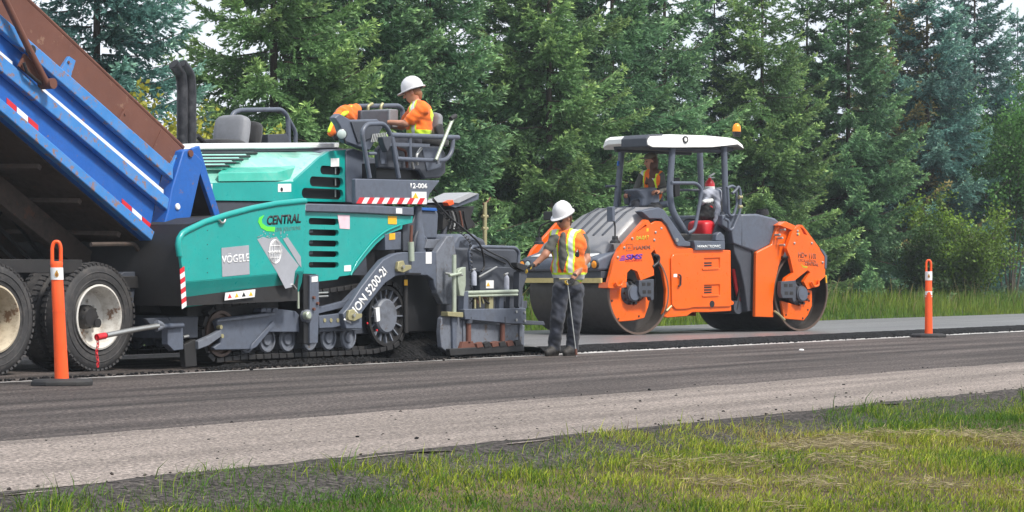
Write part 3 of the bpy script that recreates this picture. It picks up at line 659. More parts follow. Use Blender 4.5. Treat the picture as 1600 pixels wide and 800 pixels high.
# floor of the raised box with cross members, seen from below
Lf = off(Lb, -4, -4)
fl = MB().prism(T.pl([(XL, Lf(XL) - 6), (238, Lf(238) - 6), (236, Lf(236) + 5), (XL, Lf(XL) + 5)], 0), 0.075, 2.38).build('box_floor', M['bed'], truck, .004)
a0, a1 = T.p(-320, Lb(-320) + 6, 0), T.p(228, Lb(228) + 6, 0); dirb = (a1 - a0).normalized(); perp = Vector((dirb.z, 0, -dirb.x)) * (1 if dirb.z < 0 else -1)
if perp.z > 0: perp = -perp
for i in range(8):
    c = a0.lerp(a1, (i + .5) / 8); MB().bar(V3(c.x, .08, c.z) + perp * .06, V3(c.x, 2.37, c.z) + perp * .0, .05, .05, up=tuple(perp)).build('cross_member', M['bed'], fl, .005)
for n in (.72, 1.62): MB().bar(V3(a0.x, n, a0.z) + perp * .2, V3(a1.x, n, a1.z) + perp * .2, .12, .24, up=tuple(perp)).build('long_sill', M['bed'], fl, .006)
# tarp arm with its pivot plate
q = [T.p(x, y, -.15) for x, y in ((-20, -50), (8, 0), (45, 76), (74, 132))]
arm = MB().tube(q, .033, 10).build('tarp_arm', M['rust'], truck)
MB().cyl(T.p(74, 131, -.13), (0, 1, 0), .05, .16).build('pivot', M['rust'], arm)
MB().cyl(T.p(48, 78, -.15), (0, 1, 0), .045, .05, 12).build('clamp', M['blackm'], arm)
MB().prism(T.pl([(17, 104), (27, 84), (60, 122), (66, 134), (58, 139)], 0), -.10, -.076).build('pivot_plate', M['rust'], arm, .004)
MB().tube([T.p(x, y, -.13) for x, y in ((37, 98), (42, 112), (55, 124), (64, 130))], .016, 8).build('hose', M['blackm'], arm)
# chassis
z0 = .72
for n in (.78, 1.62): MB().box(-7, .95, n, n + .09, z0, z0 + .27).build('chassis_rail', M['blackm'], truck, .006)
MB().box(-7, -.2, .05, .11, .95, 1.08).box(.3, .95, .05, 2.4, .80, .92).build('rear_beam', M['blackm'], truck, .006)
MB().cyl((0, 1.25, .525), (0, 1, 0), .09, 1.7).lathe((0, 1.25, .525), (0, 1, 0), [(-.25, .1), (-.12, .26), (.12, .26), (.25, .1)]).build('axle', M['blackm'], truck)
MB().cyl((-1.42, 1.25, .525), (0, 1, 0), .09, 1.7).lathe((-1.42, 1.25, .525), (0, 1, 0), [(-.25, .1), (-.12, .26), (.12, .26), (.25, .1)]).build('axle', M['blackm'], truck)
for n in (.6, 1.75): MB().prism([(-1.75, .62), (-1.1, .86), (-.3, .86), (.35, .62), (.35, .55), (-.3, .74), (-1.1, .74), (-1.75, .55)], n, n + .12).build('leaf_spring', M['blackm'], truck, .004)
MB().tube([(-2.6, 1.25, .9), (-1.9, 1.25, 1.7), (-1.2, 1.25, 2.3)], [.13, .11, .08], 14).build('hoist_cylinder', M['blackm'], truck)
h = MB()
for i in range(6): h.tube([(-2 + i * .25, .55 + .1 * i, .98), (-1.8 + i * .3, .6 + .08 * i, 1.2 + .08 * i), (-1.2 + i * .3, .5 + .1 * i, 1.05)], .018, 6, fillet=.1)
h.build('hydraulic_hose', M['blackm'], truck)
# curved steel fender bracket, support tube and rear splash skirt behind the last wheel
fp = [(184, 430), (192, 425), (228, 424), (236, 428), (222, 432), (212, 440), (208, 456), (206, 478), (196, 484), (196, 448)]
MB().prism(T.pl(fp, .1), .08, .5).build('fender_bracket', M['greyd'], truck, .006)
MB().tube([T.p(x, y, .05) for x, y in ((142, 382), (210, 381), (216, 391), (232, 404))], .022, 8, fillet=.04).build('grab_tube', M['bed'], truck)
MB().prism(T.pl([(232, 385), (262, 396), (284, 440), (278, 486), (240, 488), (228, 470), (236, 425)], .3), .28, 2.3).build('splash_skirt', M['black'], truck, .01)
MB().prism(T.pl([(214, 470), (228, 440), (240, 470), (248, 488), (214, 488)], .2), .16, .28).build('mud_flap', M['blackm'], truck, .004)
# wheels
def tyre_mb(r=.525, w=.28):
    b = MB(); k = w / 2
    prof = [(-k + .055, .305), (-k + .012, .33), (-k, .40), (-k + .004, .46), (-k + .02, .505), (-k + .04, r - .006), (-k + .07, r), (k - .07, r), (k - .04, r - .006), (k - .02, .505), (k, .40), (k - .012, .33), (k - .055, .305)]
    b.lathe((0, 0, 0), (0, 1, 0), prof, 56, closed=True)
    for i in range(56):
        a = 2 * math.pi * i / 56
        for sgn in (-1, 1):
            c = Vector((math.cos(a), 0, math.sin(a))); tg = Vector((-math.sin(a), 0, math.cos(a)))
            p0 = c * (r - .012) + V3(0, sgn * (k - .01), 0); p1 = c * (r + .001) + V3(0, sgn * (k - .085), 0)
            b.bar(p0, p1, .036, .02, up=tuple(c))
    for rr in (.36, .43): b.lathe((0, -k - .001, 0), (0, 1, 0), [(.004, rr), (-.004, rr + .006), (.004, rr + .012)], 48, closed=True)
    return b
def rim_mb():
    b = MB(); b.lathe((0, 0, 0), (0, 1, 0), [(-.145, .318), (-.150, .300), (-.13, .288), (-.02, .270), (.05, .255), (.075, .20), (.07, .13), (.06, .11), (.06, 0), (.10, 0), (.11, .26), (.0, .285), (-.12, .31)], 48, closed=True)
    for i in range(10):
        a = 2 * math.pi * i / 10; b.cyl((math.cos(a) * .165, .06, math.sin(a) * .165), (0, 1, 0), .017, .05, 6)
    return b
def hub_mb():
    b = MB(); b.lathe((0, 0, 0), (0, 1, 0), [(.07, .12), (.0, .115), (-.03, .095), (-.045, .085), (-.05, 0)], 24)
    for i in range(8):
        a = 2 * math.pi * i / 8; b.cyl((math.cos(a) * .10, -.0, math.sin(a) * .10), (0, 1, 0), .014, .06, 6)
    b.cyl((.07, -.02, -.06), (0, 1, 0), .045, .09, 14); return b
def wheel(s, n, rimm, hub=True, lab=None, flip=1):
    t = tyre_mb().build('wheel', M['rubber'], truck, 0, 50); t.location = (s, n, .525); t.scale = (1, flip, 1)
    if lab: t['label'] = lab
    if rimm: rim_mb().build('rim', rimm, t, 0, 45)
    if hub: hub_mb().build('hub', M['blackm'], t, 0, 45)
    return t
w_ = T.p(-8, 499, 0).x
wheel(-.02, .14, M['rim'], lab='rear wheel with chalky white rim'); wheel(w_, .14, M['rimt'], lab='front wheel of the tandem with tan dusty rim')
for s_ in (-.02, w_):
    wheel(s_, .48, None, False); wheel(s_, 2.42, M['rim'], True, flip=-1)
# ================================================================ ASPHALT PAVER
VP = Frame(330, 574, 33.5)
pav = VP.empty('asphalt_paver', 'teal and slate grey tracked asphalt paver laying the mat', 'paver')
def vp(x, y, n=0.0): return VP.p(x, y, n)
def plate(name, pts, n0, n1, mat, parent=None, bev=.006, at=None):
    return MB().prism(VP.pl(pts, n0 if at is None else at), n0, n1).build(name, M[mat], parent or pav, bev)
def vtube(name, pts, n, r, mat, parent=None, fillet=.06, seg=10):
    P = [vp(*q) if len(q) == 3 else vp(q[0], q[1], n) for q in pts]
    return MB().tube(P, r, seg, fillet=fillet).build(name, M[mat], parent or pav)
def vtext(s, name, parent, x0, y0, x1, y1, n, h, mat, **kw):
    a = vp(x0, y0, n); b = vp(x1, y1, n); c = vp(x0, y0 - h, n); return text(s, name, parent, a, b, c, M[mat], **kw)
def hazard(parent, p0, p1, hgt, n, k, slant=.6, mats=('redt', 'whitet')):
    """row of slanted red and white bars between two pixels along the lower edge"""
    for i in range(k):
        xa, xb = p0[0] + (p1[0] - p0[0]) * i / k, p0[0] + (p1[0] - p0[0]) * (i + 1) / k
        ya, yb = p0[1] + (p1[1] - p0[1]) * i / k, p0[1] + (p1[1] - p0[1]) * (i + 1) / k
        sh = hgt * slant
        x2, x3 = min(xb + sh, p1[0]), min(xa + sh, p1[0])
        MB().prism(VP.pl([(xa, ya), (xb, yb), (x2, yb - hgt), (x3, ya - hgt)], n), n, n + .004).build('warning_stripe', M[mats[i % 2]], parent)

# ---- hopper wings
def wing(n, sg):
    up = [(288, 441), (282, 400), (279.5, 382), (281, 373), (286, 365), (294, 360), (320, 347.5), (357, 335.5), (395, 325.5), (432, 318.5), (470, 314.5), (478, 314), (477, 340), (474, 424)]
    low = [(288, 441), (474, 424), (472, 441), (467, 456), (287, 481)]
    b = MB().prism(VP.pl(up, -.33), n, n + .035 * sg)
    A = [VP.p(x, y, -.33) for x, y in low[:2]] + [VP.p(x, y, -.33 + k) for (x, y), k in zip(low[2:], (.06, .12, .12))]
    A = [V3(a.x, n + (a.y + .33) * sg, a.z) for a in A]; b.extr(A, (0, .035 * sg, 0))
    w = b.build('hopper_wing', M['teal'], pav, .005)
    P = [VP.p(x, y, -.33) for x, y in up[1:12]]; P = [V3(p.x, n + .01 * sg, p.z) for p in P]
    MB().tube(P, .032, 10).build('rolled_rim', M['teal'], w); return w
wg = wing(-.33, 1); wing(2.80, -1)
for i in range(8):
    f0, f1 = i / 8, (i + 1) / 8; L0 = lambda f: (283.5 + 3.5 * f, 419 + 62 * f)
    (xa, ya), (xb, yb) = L0(f0), L0(f1)
    MB().prism(VP.pl([(xa - 2.8, ya + 2), (xa + 4.2, ya - 3), (xb + 4.2, yb - 3), (xb - 2.8, yb + 2)], -.333), -.337, -.331).build('warning_stripe', M['redt' if i % 2 == 0 else 'whitet'], wg)
sq = plate('foil_badge', [(346, 387.5), (389, 383), (390, 428.5), (347.5, 432.5)], -.335, -.331, 'silver', wg, 0)
vtext('VÖGELE', 'badge_lettering', sq, 346.5, 412.5, 389.5, 408.5, -.336, 15.5, 'whitet', bold=.012)
vtext('CENTRAL', 'door_lettering', wg, 417, 351, 470, 347.5, -.3315, 14, 'ink', bold=.035, shear=.12)
vtext('CIVIL SOLUTIONS', 'small_lettering', wg, 430, 362, 469.5, 359, -.3315, 6, 'inkg', bold=.0)
plate('green_swoosh', [(403.5, 347), (405, 340), (413, 336), (409, 343), (410, 349), (417, 354), (430, 354.5), (429, 362), (417, 361), (408, 356)], -.334, -.331, 'lime', wg, 0)
band = plate('foil_band', [(402, 374), (411, 370), (421, 373), (432, 370), (448, 391), (467, 415), (461, 424), (458, 448), (446, 451), (433, 426)], -.3325, -.3305, 'silver', wg, 0)
plate('foil_band', [(442, 373), (450, 371), (470, 401), (471, 418), (466, 412)], -.334, -.331, 'silver', wg, 0)
rr_ = random.Random(3)
for i in range(26):
    x, y = 402 + rr_.random() * 30, 361 + rr_.random() * 11
    if i > 17: x, y = 436 + rr_.random() * 12, 362 + rr_.random() * 9
    d = 1 + rr_.random() * 1.5; plate('foil_fleck', [(x, y), (x + d, y - .7), (x + d * .4, y + d)], -.334, -.331, 'silver', wg, 0)
for i in range(5):                            # printed globe
    c = vp(430, 393, -.337); k = .098; rx = k * math.cos(i * .36)
    MB().tube([(c.x + rx * math.cos(a * .314), c.y, c.z + k * 1.25 * math.sin(a * .314)) for a in range(21)], .0035, 4).build('globe_print', M['whitet'], band)
for dz in (-.06, 0, .06):
    MB().tube([(c.x - .09, c.y, c.z + dz), (c.x + .09, c.y, c.z + dz)], .0035, 4).build('globe_print', M['whitet'], band)
vtext('VÖGELE', 'globe_lettering', band, 419, 397, 441.5, 395, -.338, 6, 'whitet', bold=.01)
st = plate('warning_label', [(352.5, 457.5), (399, 452), (398, 464), (351, 469.5)], -.29, -.285, 'whitet', wg, 0, at=-.29)
for i, mk in enumerate(('redt', 'yellow', 'ink', 'yellow')):
    x = 356 + i * 11; y = 466 - i * 1.2; plate('label_symbol', [(x, y), (x + 6, y - .7), (x + 3, y - 7)], -.293, -.29, mk, st, 0, at=-.292)
plate('handle_slot', [(459, 449), (465.5, 428), (467, 431), (465, 448), (461, 452)], -.338, -.332, 'ink', wg, 0); vtube('handle_bar', [(457, 444), (463, 452)], -.34, .010, 'steel', wg)
for i in range(4):
    q = vp(324 + 0 * i, 360 + i * 22, -.331); MB().cyl(q, (0, 1, 0), .006, .006, 6).build('rivet', M['greyd'], wg)
vtube('lifting_eye', [(343, 344), (345, 348), (350, 348), (352, 343)], -.35, .012, 'steel', wg, .02)
# hopper tub and load between the wings
hb = MB().prism(VP.pl([(284, 400), (300, 350), (330, 340), (470, 330), (470, 470), (290, 478)], -.3), -.26, 2.72).build('hopper_tub', M['blackm'], pav)
MB().box(-.25, 1.2, .1, 2.4, .35, .75).build('front_frame', M['blackm'], pav, .01)
# ---- push roller beam and truck hook in front
fb = MB().box(-.62, -.2, .0, 2.4, .30, .52).build('push_beam', M['greyd'], pav, .01)
plate('beam_end', [(262, 508), (286, 506), (287, 546), (272, 548), (262, 538)], -.08, .0, 'grey', fb)
plate('beam_end', [(228, 498), (262, 496), (270, 510), (240, 514)], .0, .05, 'greyd', fb)
rd_ = vtube('truck_hook_arm', [(166, 524), (205, 516), (247, 509)], -.15, .026, 'steel', fb); vtube('arm_tube', [(228, 512), (270, 509), (285, 508)], -.10, .028, 'grey', fb)
vtube('red_tip', [(151, 527), (164, 524.5)], -.15, .032, 'redt', rd_); vtube('clevis', [(244, 504), (256, 509), (244, 514)], -.14, .03, 'greyw', rd_)
ch = MB()
for i in range(9):
    y = 529 + i * 5.2; q = vp(152 + math.sin(i * 1.1) * 1.0, y, -.15); ax = (1, 0, 0) if i % 2 else (0, 1, 0); u = Vector((0, 1, 0)) if i % 2 else Vector((1, 0, 0))
    ch.tube([q + u * .012 * math.cos(a * math.pi / 4) + V3(0, 0, .022 * math.sin(a * math.pi / 4)) for a in range(9)], .005, 5)
ch.build('red_chain', M['redt'], rd_)
plate('ground_scraper', [(288, 538), (306, 530), (308, 572), (290, 574)], -.05, .02, 'blackm', fb)
vtube('bolt_pin', [(286, 527), (294, 525)], -.05, .016, 'steel', fb)

# ---- tracks
def circ(c, r, a0, a1, k): return [(c[0] + r * math.cos(R(a0 + (a1 - a0) * i / k)), c[1] + r * math.sin(R(a0 + (a1 - a0) * i / k))) for i in range(k + 1)]
Wr = .135; zc = .12 + Wr
idl = vp(331, 524, .15); spk = vp(590, 499, .15); SX0, SX1 = idl.x, spk.x; RI, RS = .235, .335
zi, zs = .10 + RI, max(spk.z, .12 + RS + .02)
def track(n0, n1):
    tr = MB().box(SX0 + .2, SX1 - .2, n0 + .1, n1 - .05, .28, .5).build('track_frame', M['greyd'], pav, .01)
    path = circ((SX0, zi), RI + .02, 250, 90, 10) + circ((SX1, zs), RS + .02, 80, -60, 12)
    path += [(SX1 - .25 - (SX1 - SX0 - .5) * i / 30, .115) for i in range(0, 31)]
    # resample into shoes
    P = [Vector((x, 0, z)) for x, z in path] + [Vector((path[0][0], 0, path[0][1]))]; D = [0]
    for a, b in zip(P, P[1:]): D.append(D[-1] + (b - a).length)
    k = int(D[-1] / .125); shoes = MB()
    def at(d):
        d %= D[-1]
        for i in range(len(D) - 1):
            if D[i + 1] >= d: return P[i].lerp(P[i + 1], (d - D[i]) / max(D[i + 1] - D[i], 1e-6))
    for i in range(k):
        a = at(D[-1] * i / k); b = at(D[-1] * (i + .86) / k); d = (b - a).normalized(); nn = Vector((d.z, 0, -d.x)); nn = nn if (a + nn * .01 - Vector(((SX0 + SX1) / 2, 0, .4))).length > (a - nn * .01 - Vector(((SX0 + SX1) / 2, 0, .4))).length else -nn
        m = (n0 + n1) / 2
        shoes.bar(a + nn * .03 + V3(0, m, 0), b + nn * .03 + V3(0, m, 0), n1 - n0, .05, up=tuple(nn))
        shoes.bar(a - nn * .012 + V3(0, m, 0), b - nn * .012 + V3(0, m, 0), .10, .04, up=tuple(nn))
    shoes.build('track_chain', M['blackm'], tr, .004)
    def rol(x, z, r, name, mat, w=.10):
        o = MB().lathe((x, n0, z), (0, 1, 0), [(.02, r), (.0, r - .012), (.0, r - .03), (.05, r - .04), (.05, r * .52), (.01, r * .48), (.0, r * .40), (.0, 0), (.16, 0), (.16, r)], 28).build(name, M[mat], tr, 0, 40); return o
    for x in (389, 421, 453, 487, 517, 548): rol(vp(x, 540, .0).x, zc, Wr, 'track_roller', 'greyw')
    w = MB().lathe((SX0, n0, zi), (0, 1, 0), [(.03, RI), (.0, RI), (.0, RI - .03), (.1, RI - .05), (.12, .09), (.05, .08), (.05, 0), (.3, 0), (.3, RI)], 36).build('front_idler', M['drumr'], tr)
    w = MB().lathe((SX1, n0, zs), (0, 1, 0), [(.04, RS), (.0, RS), (.0, RS - .035), (.14, RS - .06), (.14, .2), (.3, .2), (.3, RS)], 40).build('drive_sprocket', M['blackm'], tr)
    for i in range(16):
        a = 2 * math.pi * i / 16; c = Vector((math.cos(a), 0, math.sin(a))); MB().bar(V3(SX1, n0 + .05, zs) + c * .2, V3(SX1, n0 + .03, zs) + c * (RS - .02), .016, .06, up=(0, 1, 0)).build('rib', M['greyw'], w)
    hb_ = MB().lathe((SX1 - .03, n0, zs), (0, 1, 0), [(.15, .20), (-.01, .195), (-.03, .175), (-.032, 0)], 28).build('hub_cap', M['greyw'], w)
    return tr, hb_
tr, hubc = track(0.02, .34); track(2.12, 2.44)
plate('hub_plate', [(587, 482), (593, 480), (594, 501), (589, 503)], -.045, -.015, 'whitet', hubc, 0)
for x, y in ((574, 505), (589, 516)): MB().cyl(vp(x, y, -.014), (0, 1, 0), .012, .01, 8).build('paint_dot', M['redt'], hubc)
# side frame plates over the track
sf = plate('side_frame', [(338, 502), (345, 497), (406, 490), (438, 483), (462, 486), (475, 500), (475, 519), (421, 519), (398, 543), (390, 546), (336, 547), (334, 543), (344, 536), (344, 520)], -.06, .0, 'grey', None, .008)
plate('cover_edge', [(392, 546), (400, 543), (430, 507), (427, 502), (394, 538)], -.085, -.06, 'grey', sf, .004)
plate('cover_edge', [(340, 500), (404, 491), (430, 489), (430, 492), (404, 496), (340, 503.5)], -.10, -.06, 'greyw', sf, .004)
for x in (408, 416, 426): plate('lug', [(x, 488), (x + 8, 487), (x + 8, 481), (x + 1, 482)], -.09, .02, 'grey', sf, .003)
plate('front_arm', [(310, 533), (330, 524), (346, 515), (346, 526), (326, 540), (310, 546)], -.09, -.03, 'greyw', sf, .006)
for x, y in ((343, 511), (345, 525)): MB().cyl(vp(x, y, -.07), (0, 1, 0), .022, .05, 10).build('bolt', M['zinc'], sf)
pl = plate('lift_post', [(484.5, 430), (498, 429), (499, 473), (497, 536), (484, 537)], -.14, -.08, 'grey', None, .006)
plate('post_channel', [(474.5, 428), (486, 428), (485, 538), (474.5, 537)], -.12, -.02, 'black', pl, .004)
plate('instruction_label', [(487, 432.5), (496.5, 431.5), (496.5, 440), (487, 441)], -.145, -.14, 'whitet', pl, 0)
for i in range(3): MB().cyl(vp(489 + (i % 2) * 6, 465 + i * 9, -.14), (0, 1, 0), .016, .05, 8).build('bolt', M['rust'], pl)
for y in (458, 463.5): vtube('pin', [(496, y), (512, y - .8)], -.13, .011, 'steel', pl)
MB().lathe(vp(478, 494, -.12), (0, -1, 0), [(-.02, .07), (.03, .07), (.05, .05), (.06, .02), (.06, 0)], 20).build('tow_pivot', M['greyw'], pl)
MB().lathe(vp(479, 493, -.17), (0, -1, 0), [(-.02, .042), (.03, .042), (.04, .03), (.04, 0)], 16).build('pivot_cap', M['zincg'], pl)
vtube('side_rod', [(465.5, 455), (466, 482)], -.12, .014, 'zincg', sf)
hbp = plate('tow_bar', [(499, 494), (538, 489), (539, 508), (520, 512), (499, 513)], -.10, -.03, 'grey', None, .005)
for x in (507, 517, 527.5): MB().cyl(vp(x, 500.5, -.10), (0, 1, 0), .022, .014, 12).build('bolt', M['zinc'], hbp)
plate('upper_link', [(497, 481), (540, 470), (560, 450), (566, 452), (546, 478), (498, 490)], -.04, .02, 'grey', hbp, .004)
plate('lower_skirt', [(499, 512), (560, 504), (565, 515), (499, 519)], -.02, .02, 'grey', hbp, .004)

# ---- lower body behind the hopper
def slot(b, x0, x1, y0, y1, n): 
    a, c = vp(x0, y1, n), vp(x1, y0, n); b.prism(stadium(a.x, c.x, a.z, c.z), n - .1, n + .1)
lp = plate('side_panel', [(474, 331), (560, 333.5), (645, 338), (644, 348), (629, 351.5), (628, 357.5), (606, 365.5), (588, 381), (572.5, 399), (557, 419), (549, 429.5), (530, 432), (527.5, 436.5), (496, 440), (493.5, 428), (474, 427.5)], -.02, .02, 'teal', None, 0)
cb = MB()
for y0, y1 in ((341.8, 350.6), (359.2, 367.8), (376, 384.8), (392.6, 401.2), (409.6, 418.2)): slot(cb, 480, 527, y0, y1, 0)
cut(lp, cb)
MB().box(vp(476, 400, .05).x, vp(625, 400, .05).x, .12, 2.35, .55, 1.62).build('engine_bay', M['black'], pav, .01)
for i in range(5): plate('bay_fitting', [(481, 362 + i * 17 - 4), (489, 361 + i * 17 - 4), (489, 367 + i * 17 - 4), (481, 368 + i * 17 - 4)], .10, .115, 'greyw', lp, 0)
vtube('arch_lip', [(548, 430), (556, 412), (568, 396), (584, 376), (602, 361), (626, 351)], -.03, .012, 'teal', lp, .1)
plate('sticker', [(527.5, 335.5), (546.5, 336), (546.5, 358), (531, 357)], -.025, -.02, 'pink', lp, 0)
plate('sticker', [(606.5, 337.3), (620, 337.8), (620, 350.5), (606.5, 350)], -.025, -.02, 'yellow', lp, 0)
plate('sticker', [(538, 415), (548.5, 414), (548.5, 423.5), (538, 424)], -.025, -.02, 'whitet', lp, 0)
plate('arch_liner', [(548, 430), (572, 400), (574, 430)], .03, .06, 'greyd', lp, 0)
bx_ = plate('fuse_box', [(602, 366), (627, 362), (627, 390), (602, 391)], -.03, .2, 'grey', None, .006); plate('sticker', [(608.5, 365), (617.5, 364), (617.5, 374), (608.5, 375)], -.035, -.03, 'yellow', bx_, 0)
plate('rear_column', [(630, 350), (645, 347), (650, 330), (660, 330), (660, 392), (630, 393)], .05, 2.3, 'greyd', None, .01)
bm_ = plate('side_beam', [(478, 318), (560, 320), (647, 324), (647, 337), (560, 333), (474, 330.5)], -.06, 2.4, 'grey', None, .012)
plate('instruction_label', [(619, 325), (628.5, 325.5), (628.5, 334), (619, 333.5)], -.065, -.06, 'whitet', bm_, 0); plate('white_clip', [(474, 319), (477.5, 319), (477.5, 327.5), (474, 327.5)], -.10, -.062, 'whitet', bm_, 0)
# ---- upper hood
NH = .42
up = plate('hood_side', [(318, 286), (455, 283.5), (458, 284), (500, 246), (516, 236), (541, 234), (541.5, 315.5), (332, 313)], NH, NH + .04, 'teal', None, 0)
cb = MB()
for x0, x1, y0, y1 in ((500.5, 536, 260.5, 272), (484, 536.5, 278, 291), (471.5, 536.5, 296.3, 309.5)): slot(cb, x0, x1, y0, y1, NH)
cut(up, cb)
plate('grille_core', [(468, 312), (468, 290), (500, 258), (520, 250), (539, 250), (539, 312)], NH + .07, NH + .10, 'black', up, 0)
for i in range(3): vtube('core_pipe', [(524, 262 + i * 17), (524, 272 + i * 18)], NH + .055, .01, 'steel', up)
nb = .92
hp = MB()
A = [vp(318, 286, NH), vp(458, 284, NH), vp(500, 246, NH + .01), vp(516, 236.5, NH + .02)]
Bq = [vp(300, 238, nb), vp(420, 237, nb), vp(462, 237, nb), vp(500, 236.5, nb)]
hp.loft([[a, b, b - V3(0, 0, .05), a + V3(0, .02, -.05)] for a, b in zip(A, Bq)])
hd = hp.build('hood_slope', M['teal_sheen'], pav, 0, 30)
rb = MB(); q0, q1, q2, q3 = vp(341, 284.5, NH + .005), vp(432, 281, NH + .005), vp(452, 259, NH + .25), vp(356, 266, NH + .2)
rb.loft([[vp(341, 284, NH - .01), vp(341, 270, NH - .0), vp(350, 262, NH + .22), vp(350, 276, NH + .22)], [vp(432, 283, NH - .01), vp(432, 269, NH), vp(441, 260, NH + .22), vp(441, 274, NH + .22)], [vp(452, 282, NH + .04), vp(460, 262, NH + .1), vp(462, 258, NH + .22), vp(462, 272, NH + .22)]])
rb.build('hood_bulge', M['tealm'], hd, .006)
for i in range(5):                            # louvre slats
    y = 240 + i * 5.0; a = vp(312, y, nb - .085 * i - .02); b = vp(397 - i * 11, y - .4, nb - .085 * i - .02)
    MB().bar(a, b, .07, .022, up=(0, -.6, .8)).build('louvre', M['teal_sheen'], hd, .003)
    MB().bar(a + V3(0, -.04, .0), b + V3(0, -.04, .0), .022, .018, up=(0, -.6, .8)).build('louvre_gap', M['ink'], hd)
lf = MB(); rl = random.Random(8)
cap = MB().loft([[vp(300, 234, nb - .04), vp(300, 226, nb - .04), vp(300, 224, nb + .1), V3(vp(300, 224, nb).x, 1.9, vp(300, 226, nb).z), V3(vp(300, 224, nb).x, 1.9, vp(300, 236, nb).z)],
                 [vp(530, 231, nb - .04), vp(530, 224, nb - .04), vp(530, 222.5, nb + .1), V3(vp(530, 224, nb).x, 1.9, vp(530, 225, nb).z), V3(vp(530, 224, nb).x, 1.9, vp(530, 235, nb).z)]]).build('hood_cap', M['whiteg'], pav, .012)
plate('gasket', [(300, 234), (534, 231), (534, 235), (300, 238)], nb - .02, nb + .02, 'greyd', cap, 0)
MB().box(vp(310, 250, nb).x, vp(530, 250, nb).x, .95, 1.9, 1.5, vp(400, 236, nb).z - .02).build('hood_core', M['black'], pav)
for x0, x1 in ((323, 332), (434.5, 455)): plate('warning_label', [(x0, 287.5), (x1, 287), (x1, 299.5), (x0, 300)], NH - .004, NH, 'whitet', up, 0)
plate('warning_label', [(517, 247.5), (530, 247), (530, 260), (517, 260.5)], NH - .004, NH, 'whitet', up, 0)
MB().lathe(vp(440, 296, NH - .004), (0, -1, 0), [(0, .022), (.003, .022), (.003, 0)], 14).build('label_symbol', M['ink'], up)
plate('front_cheek', [(330, 314), (480, 317), (478, 345), (340, 350)], NH + .02, 2.2, 'greyd', None, .01)
# twin exhaust stacks
for i, (x, xt) in enumerate(((285, 273.5), (298, 286))):
    n = 1.30 - .02 * i; P = [vp(x, 330, n), vp(x, 135, n), vp(x - 2, 116, n), vp(xt + 1, 104, n), vp(xt - 2, 100.5, n)]
    ex = MB().tube(P, .062, 16, fillet=.12, cap=True).build('exhaust_stack', M['pipe'], pav)
    d = (P[-1] - P[-2]).normalized(); MB().cyl(P[-1], d, .05, .012, 16).build('pipe_mouth', M['ink'], ex)
# ---- operator platform
PN = -.05
sk = plate('platform_skirt', [(556, 279), (688, 282), (672, 303), (667, 319.5), (556, 318.5)], PN, PN + .06, 'grey', None, .012)
plate('platform_body', [(543, 281), (650, 283), (640, 318), (543, 317)], .44, 2.3, 'greyd', None, .01)
plate('platform_floor', [(612, 280.5), (660, 282), (660, 284), (612, 282.5)], .02, .43, 'greyd', None, 0)
hazard(sk, (557, 318), (667, 319), 9.5, PN - .006, 14, .55)
vtext('12-006', 'fleet_number', sk, 641.5, 294, 667.5, 294.5, PN - .001, 8, 'whitet', bold=.03)
wl = plate('warning_label', [(643.5, 299.5), (666.5, 299.8), (666.5, 313), (643.5, 312.5)], PN - .005, PN, 'whitet', sk, 0); plate('label_symbol', [(645, 309.5), (654, 310), (649.5, 301)], PN - .008, PN - .005, 'yellow', wl, 0)
plate('column', [(541, 236), (552, 232), (568, 236), (570, 279), (556, 279), (556, 318), (541.5, 316)], .40, 2.2, 'grey', None, .012)
# console with lamp
cs_ = MB(); cpts = ((540, 222), (531, 196), (523, 184), (531, 177), (548, 187), (590, 186), (600, 196), (578, 236))
cs_.loft([[vp(*p, .30) for p in cpts], [vp(*p, .30) + V3(0, .09, 0) for p in cpts]])
con = cs_.build('control_console', M['grey'], pav, .015)
plate('console_panel', [(549, 190), (589, 189), (598, 197), (586, 214), (560, 224)], .28, .298, 'greyd', con, .006)
MB().lathe(vp(534, 209.5, .26), (-.65, -.75, -.1), [(-.06, .03), (-.02, .058), (.01, .062), (.015, .055)], 22).build('work_lamp', M['greyd'], con); MB().lathe(vp(533.5, 209.5, .26) + V3(-.65, -.75, -.1) * .014, (-.65, -.75, -.1), [(0, .052), (.008, .042), (.011, 0)], 22).build('lamp_glass', M['glass'], con)
vtube('lamp_stalk', [(536, 214), (540, 224)], .28, .012, 'black', con)
for i in range(9): vtube('grille_bar', [(583 + i * 2.6, 207 + (8 - i) * .3), (580 + i * 2.6, 222)], .26, .006, 'steel', con)
# tubular rails
vtube('arch_rail', [(577.5, 278), (565, 206), (573, 194), (600, 193), (610, 208), (623, 278)], -.02, .026, 'grey', None, .12)
vtube('cross_rail', [(575, 240), (587, 240)], -.02, .02, 'grey')
hr = vtube('side_rail', [(610, 211), (716, 215)], -.02, .030, 'grey'); vtube('rail_loop', [(708, 217), (706, 238), (697, 250), (685, 251), (619, 248)], -.02, .026, 'grey', hr, .12)
for x0, x1 in ((613, 621), (640, 641)): vtube('rail_post', [(x0, 213), (x1, 250)], -.02, .022, 'grey', hr)
plate('rail_plate', [(604, 222), (672, 225), (672, 230), (604, 228)], -.03, .0, 'grey', hr, .003); plate('rail_clamp', [(598, 214), (612, 213), (612, 222), (606, 238), (600, 224)], -.06, .02, 'greyd', hr, .006)
vtube('measuring_rod', [(709, 182), (681, 250)], -.09, .020, 'zincg', None, 0); vtube('rod_clip', [(704, 186), (712, 181)], -.09, .028, 'blackm')
vtube('rod_bracket', [(683, 247), (684, 256)], -.08, .022, 'greyw')
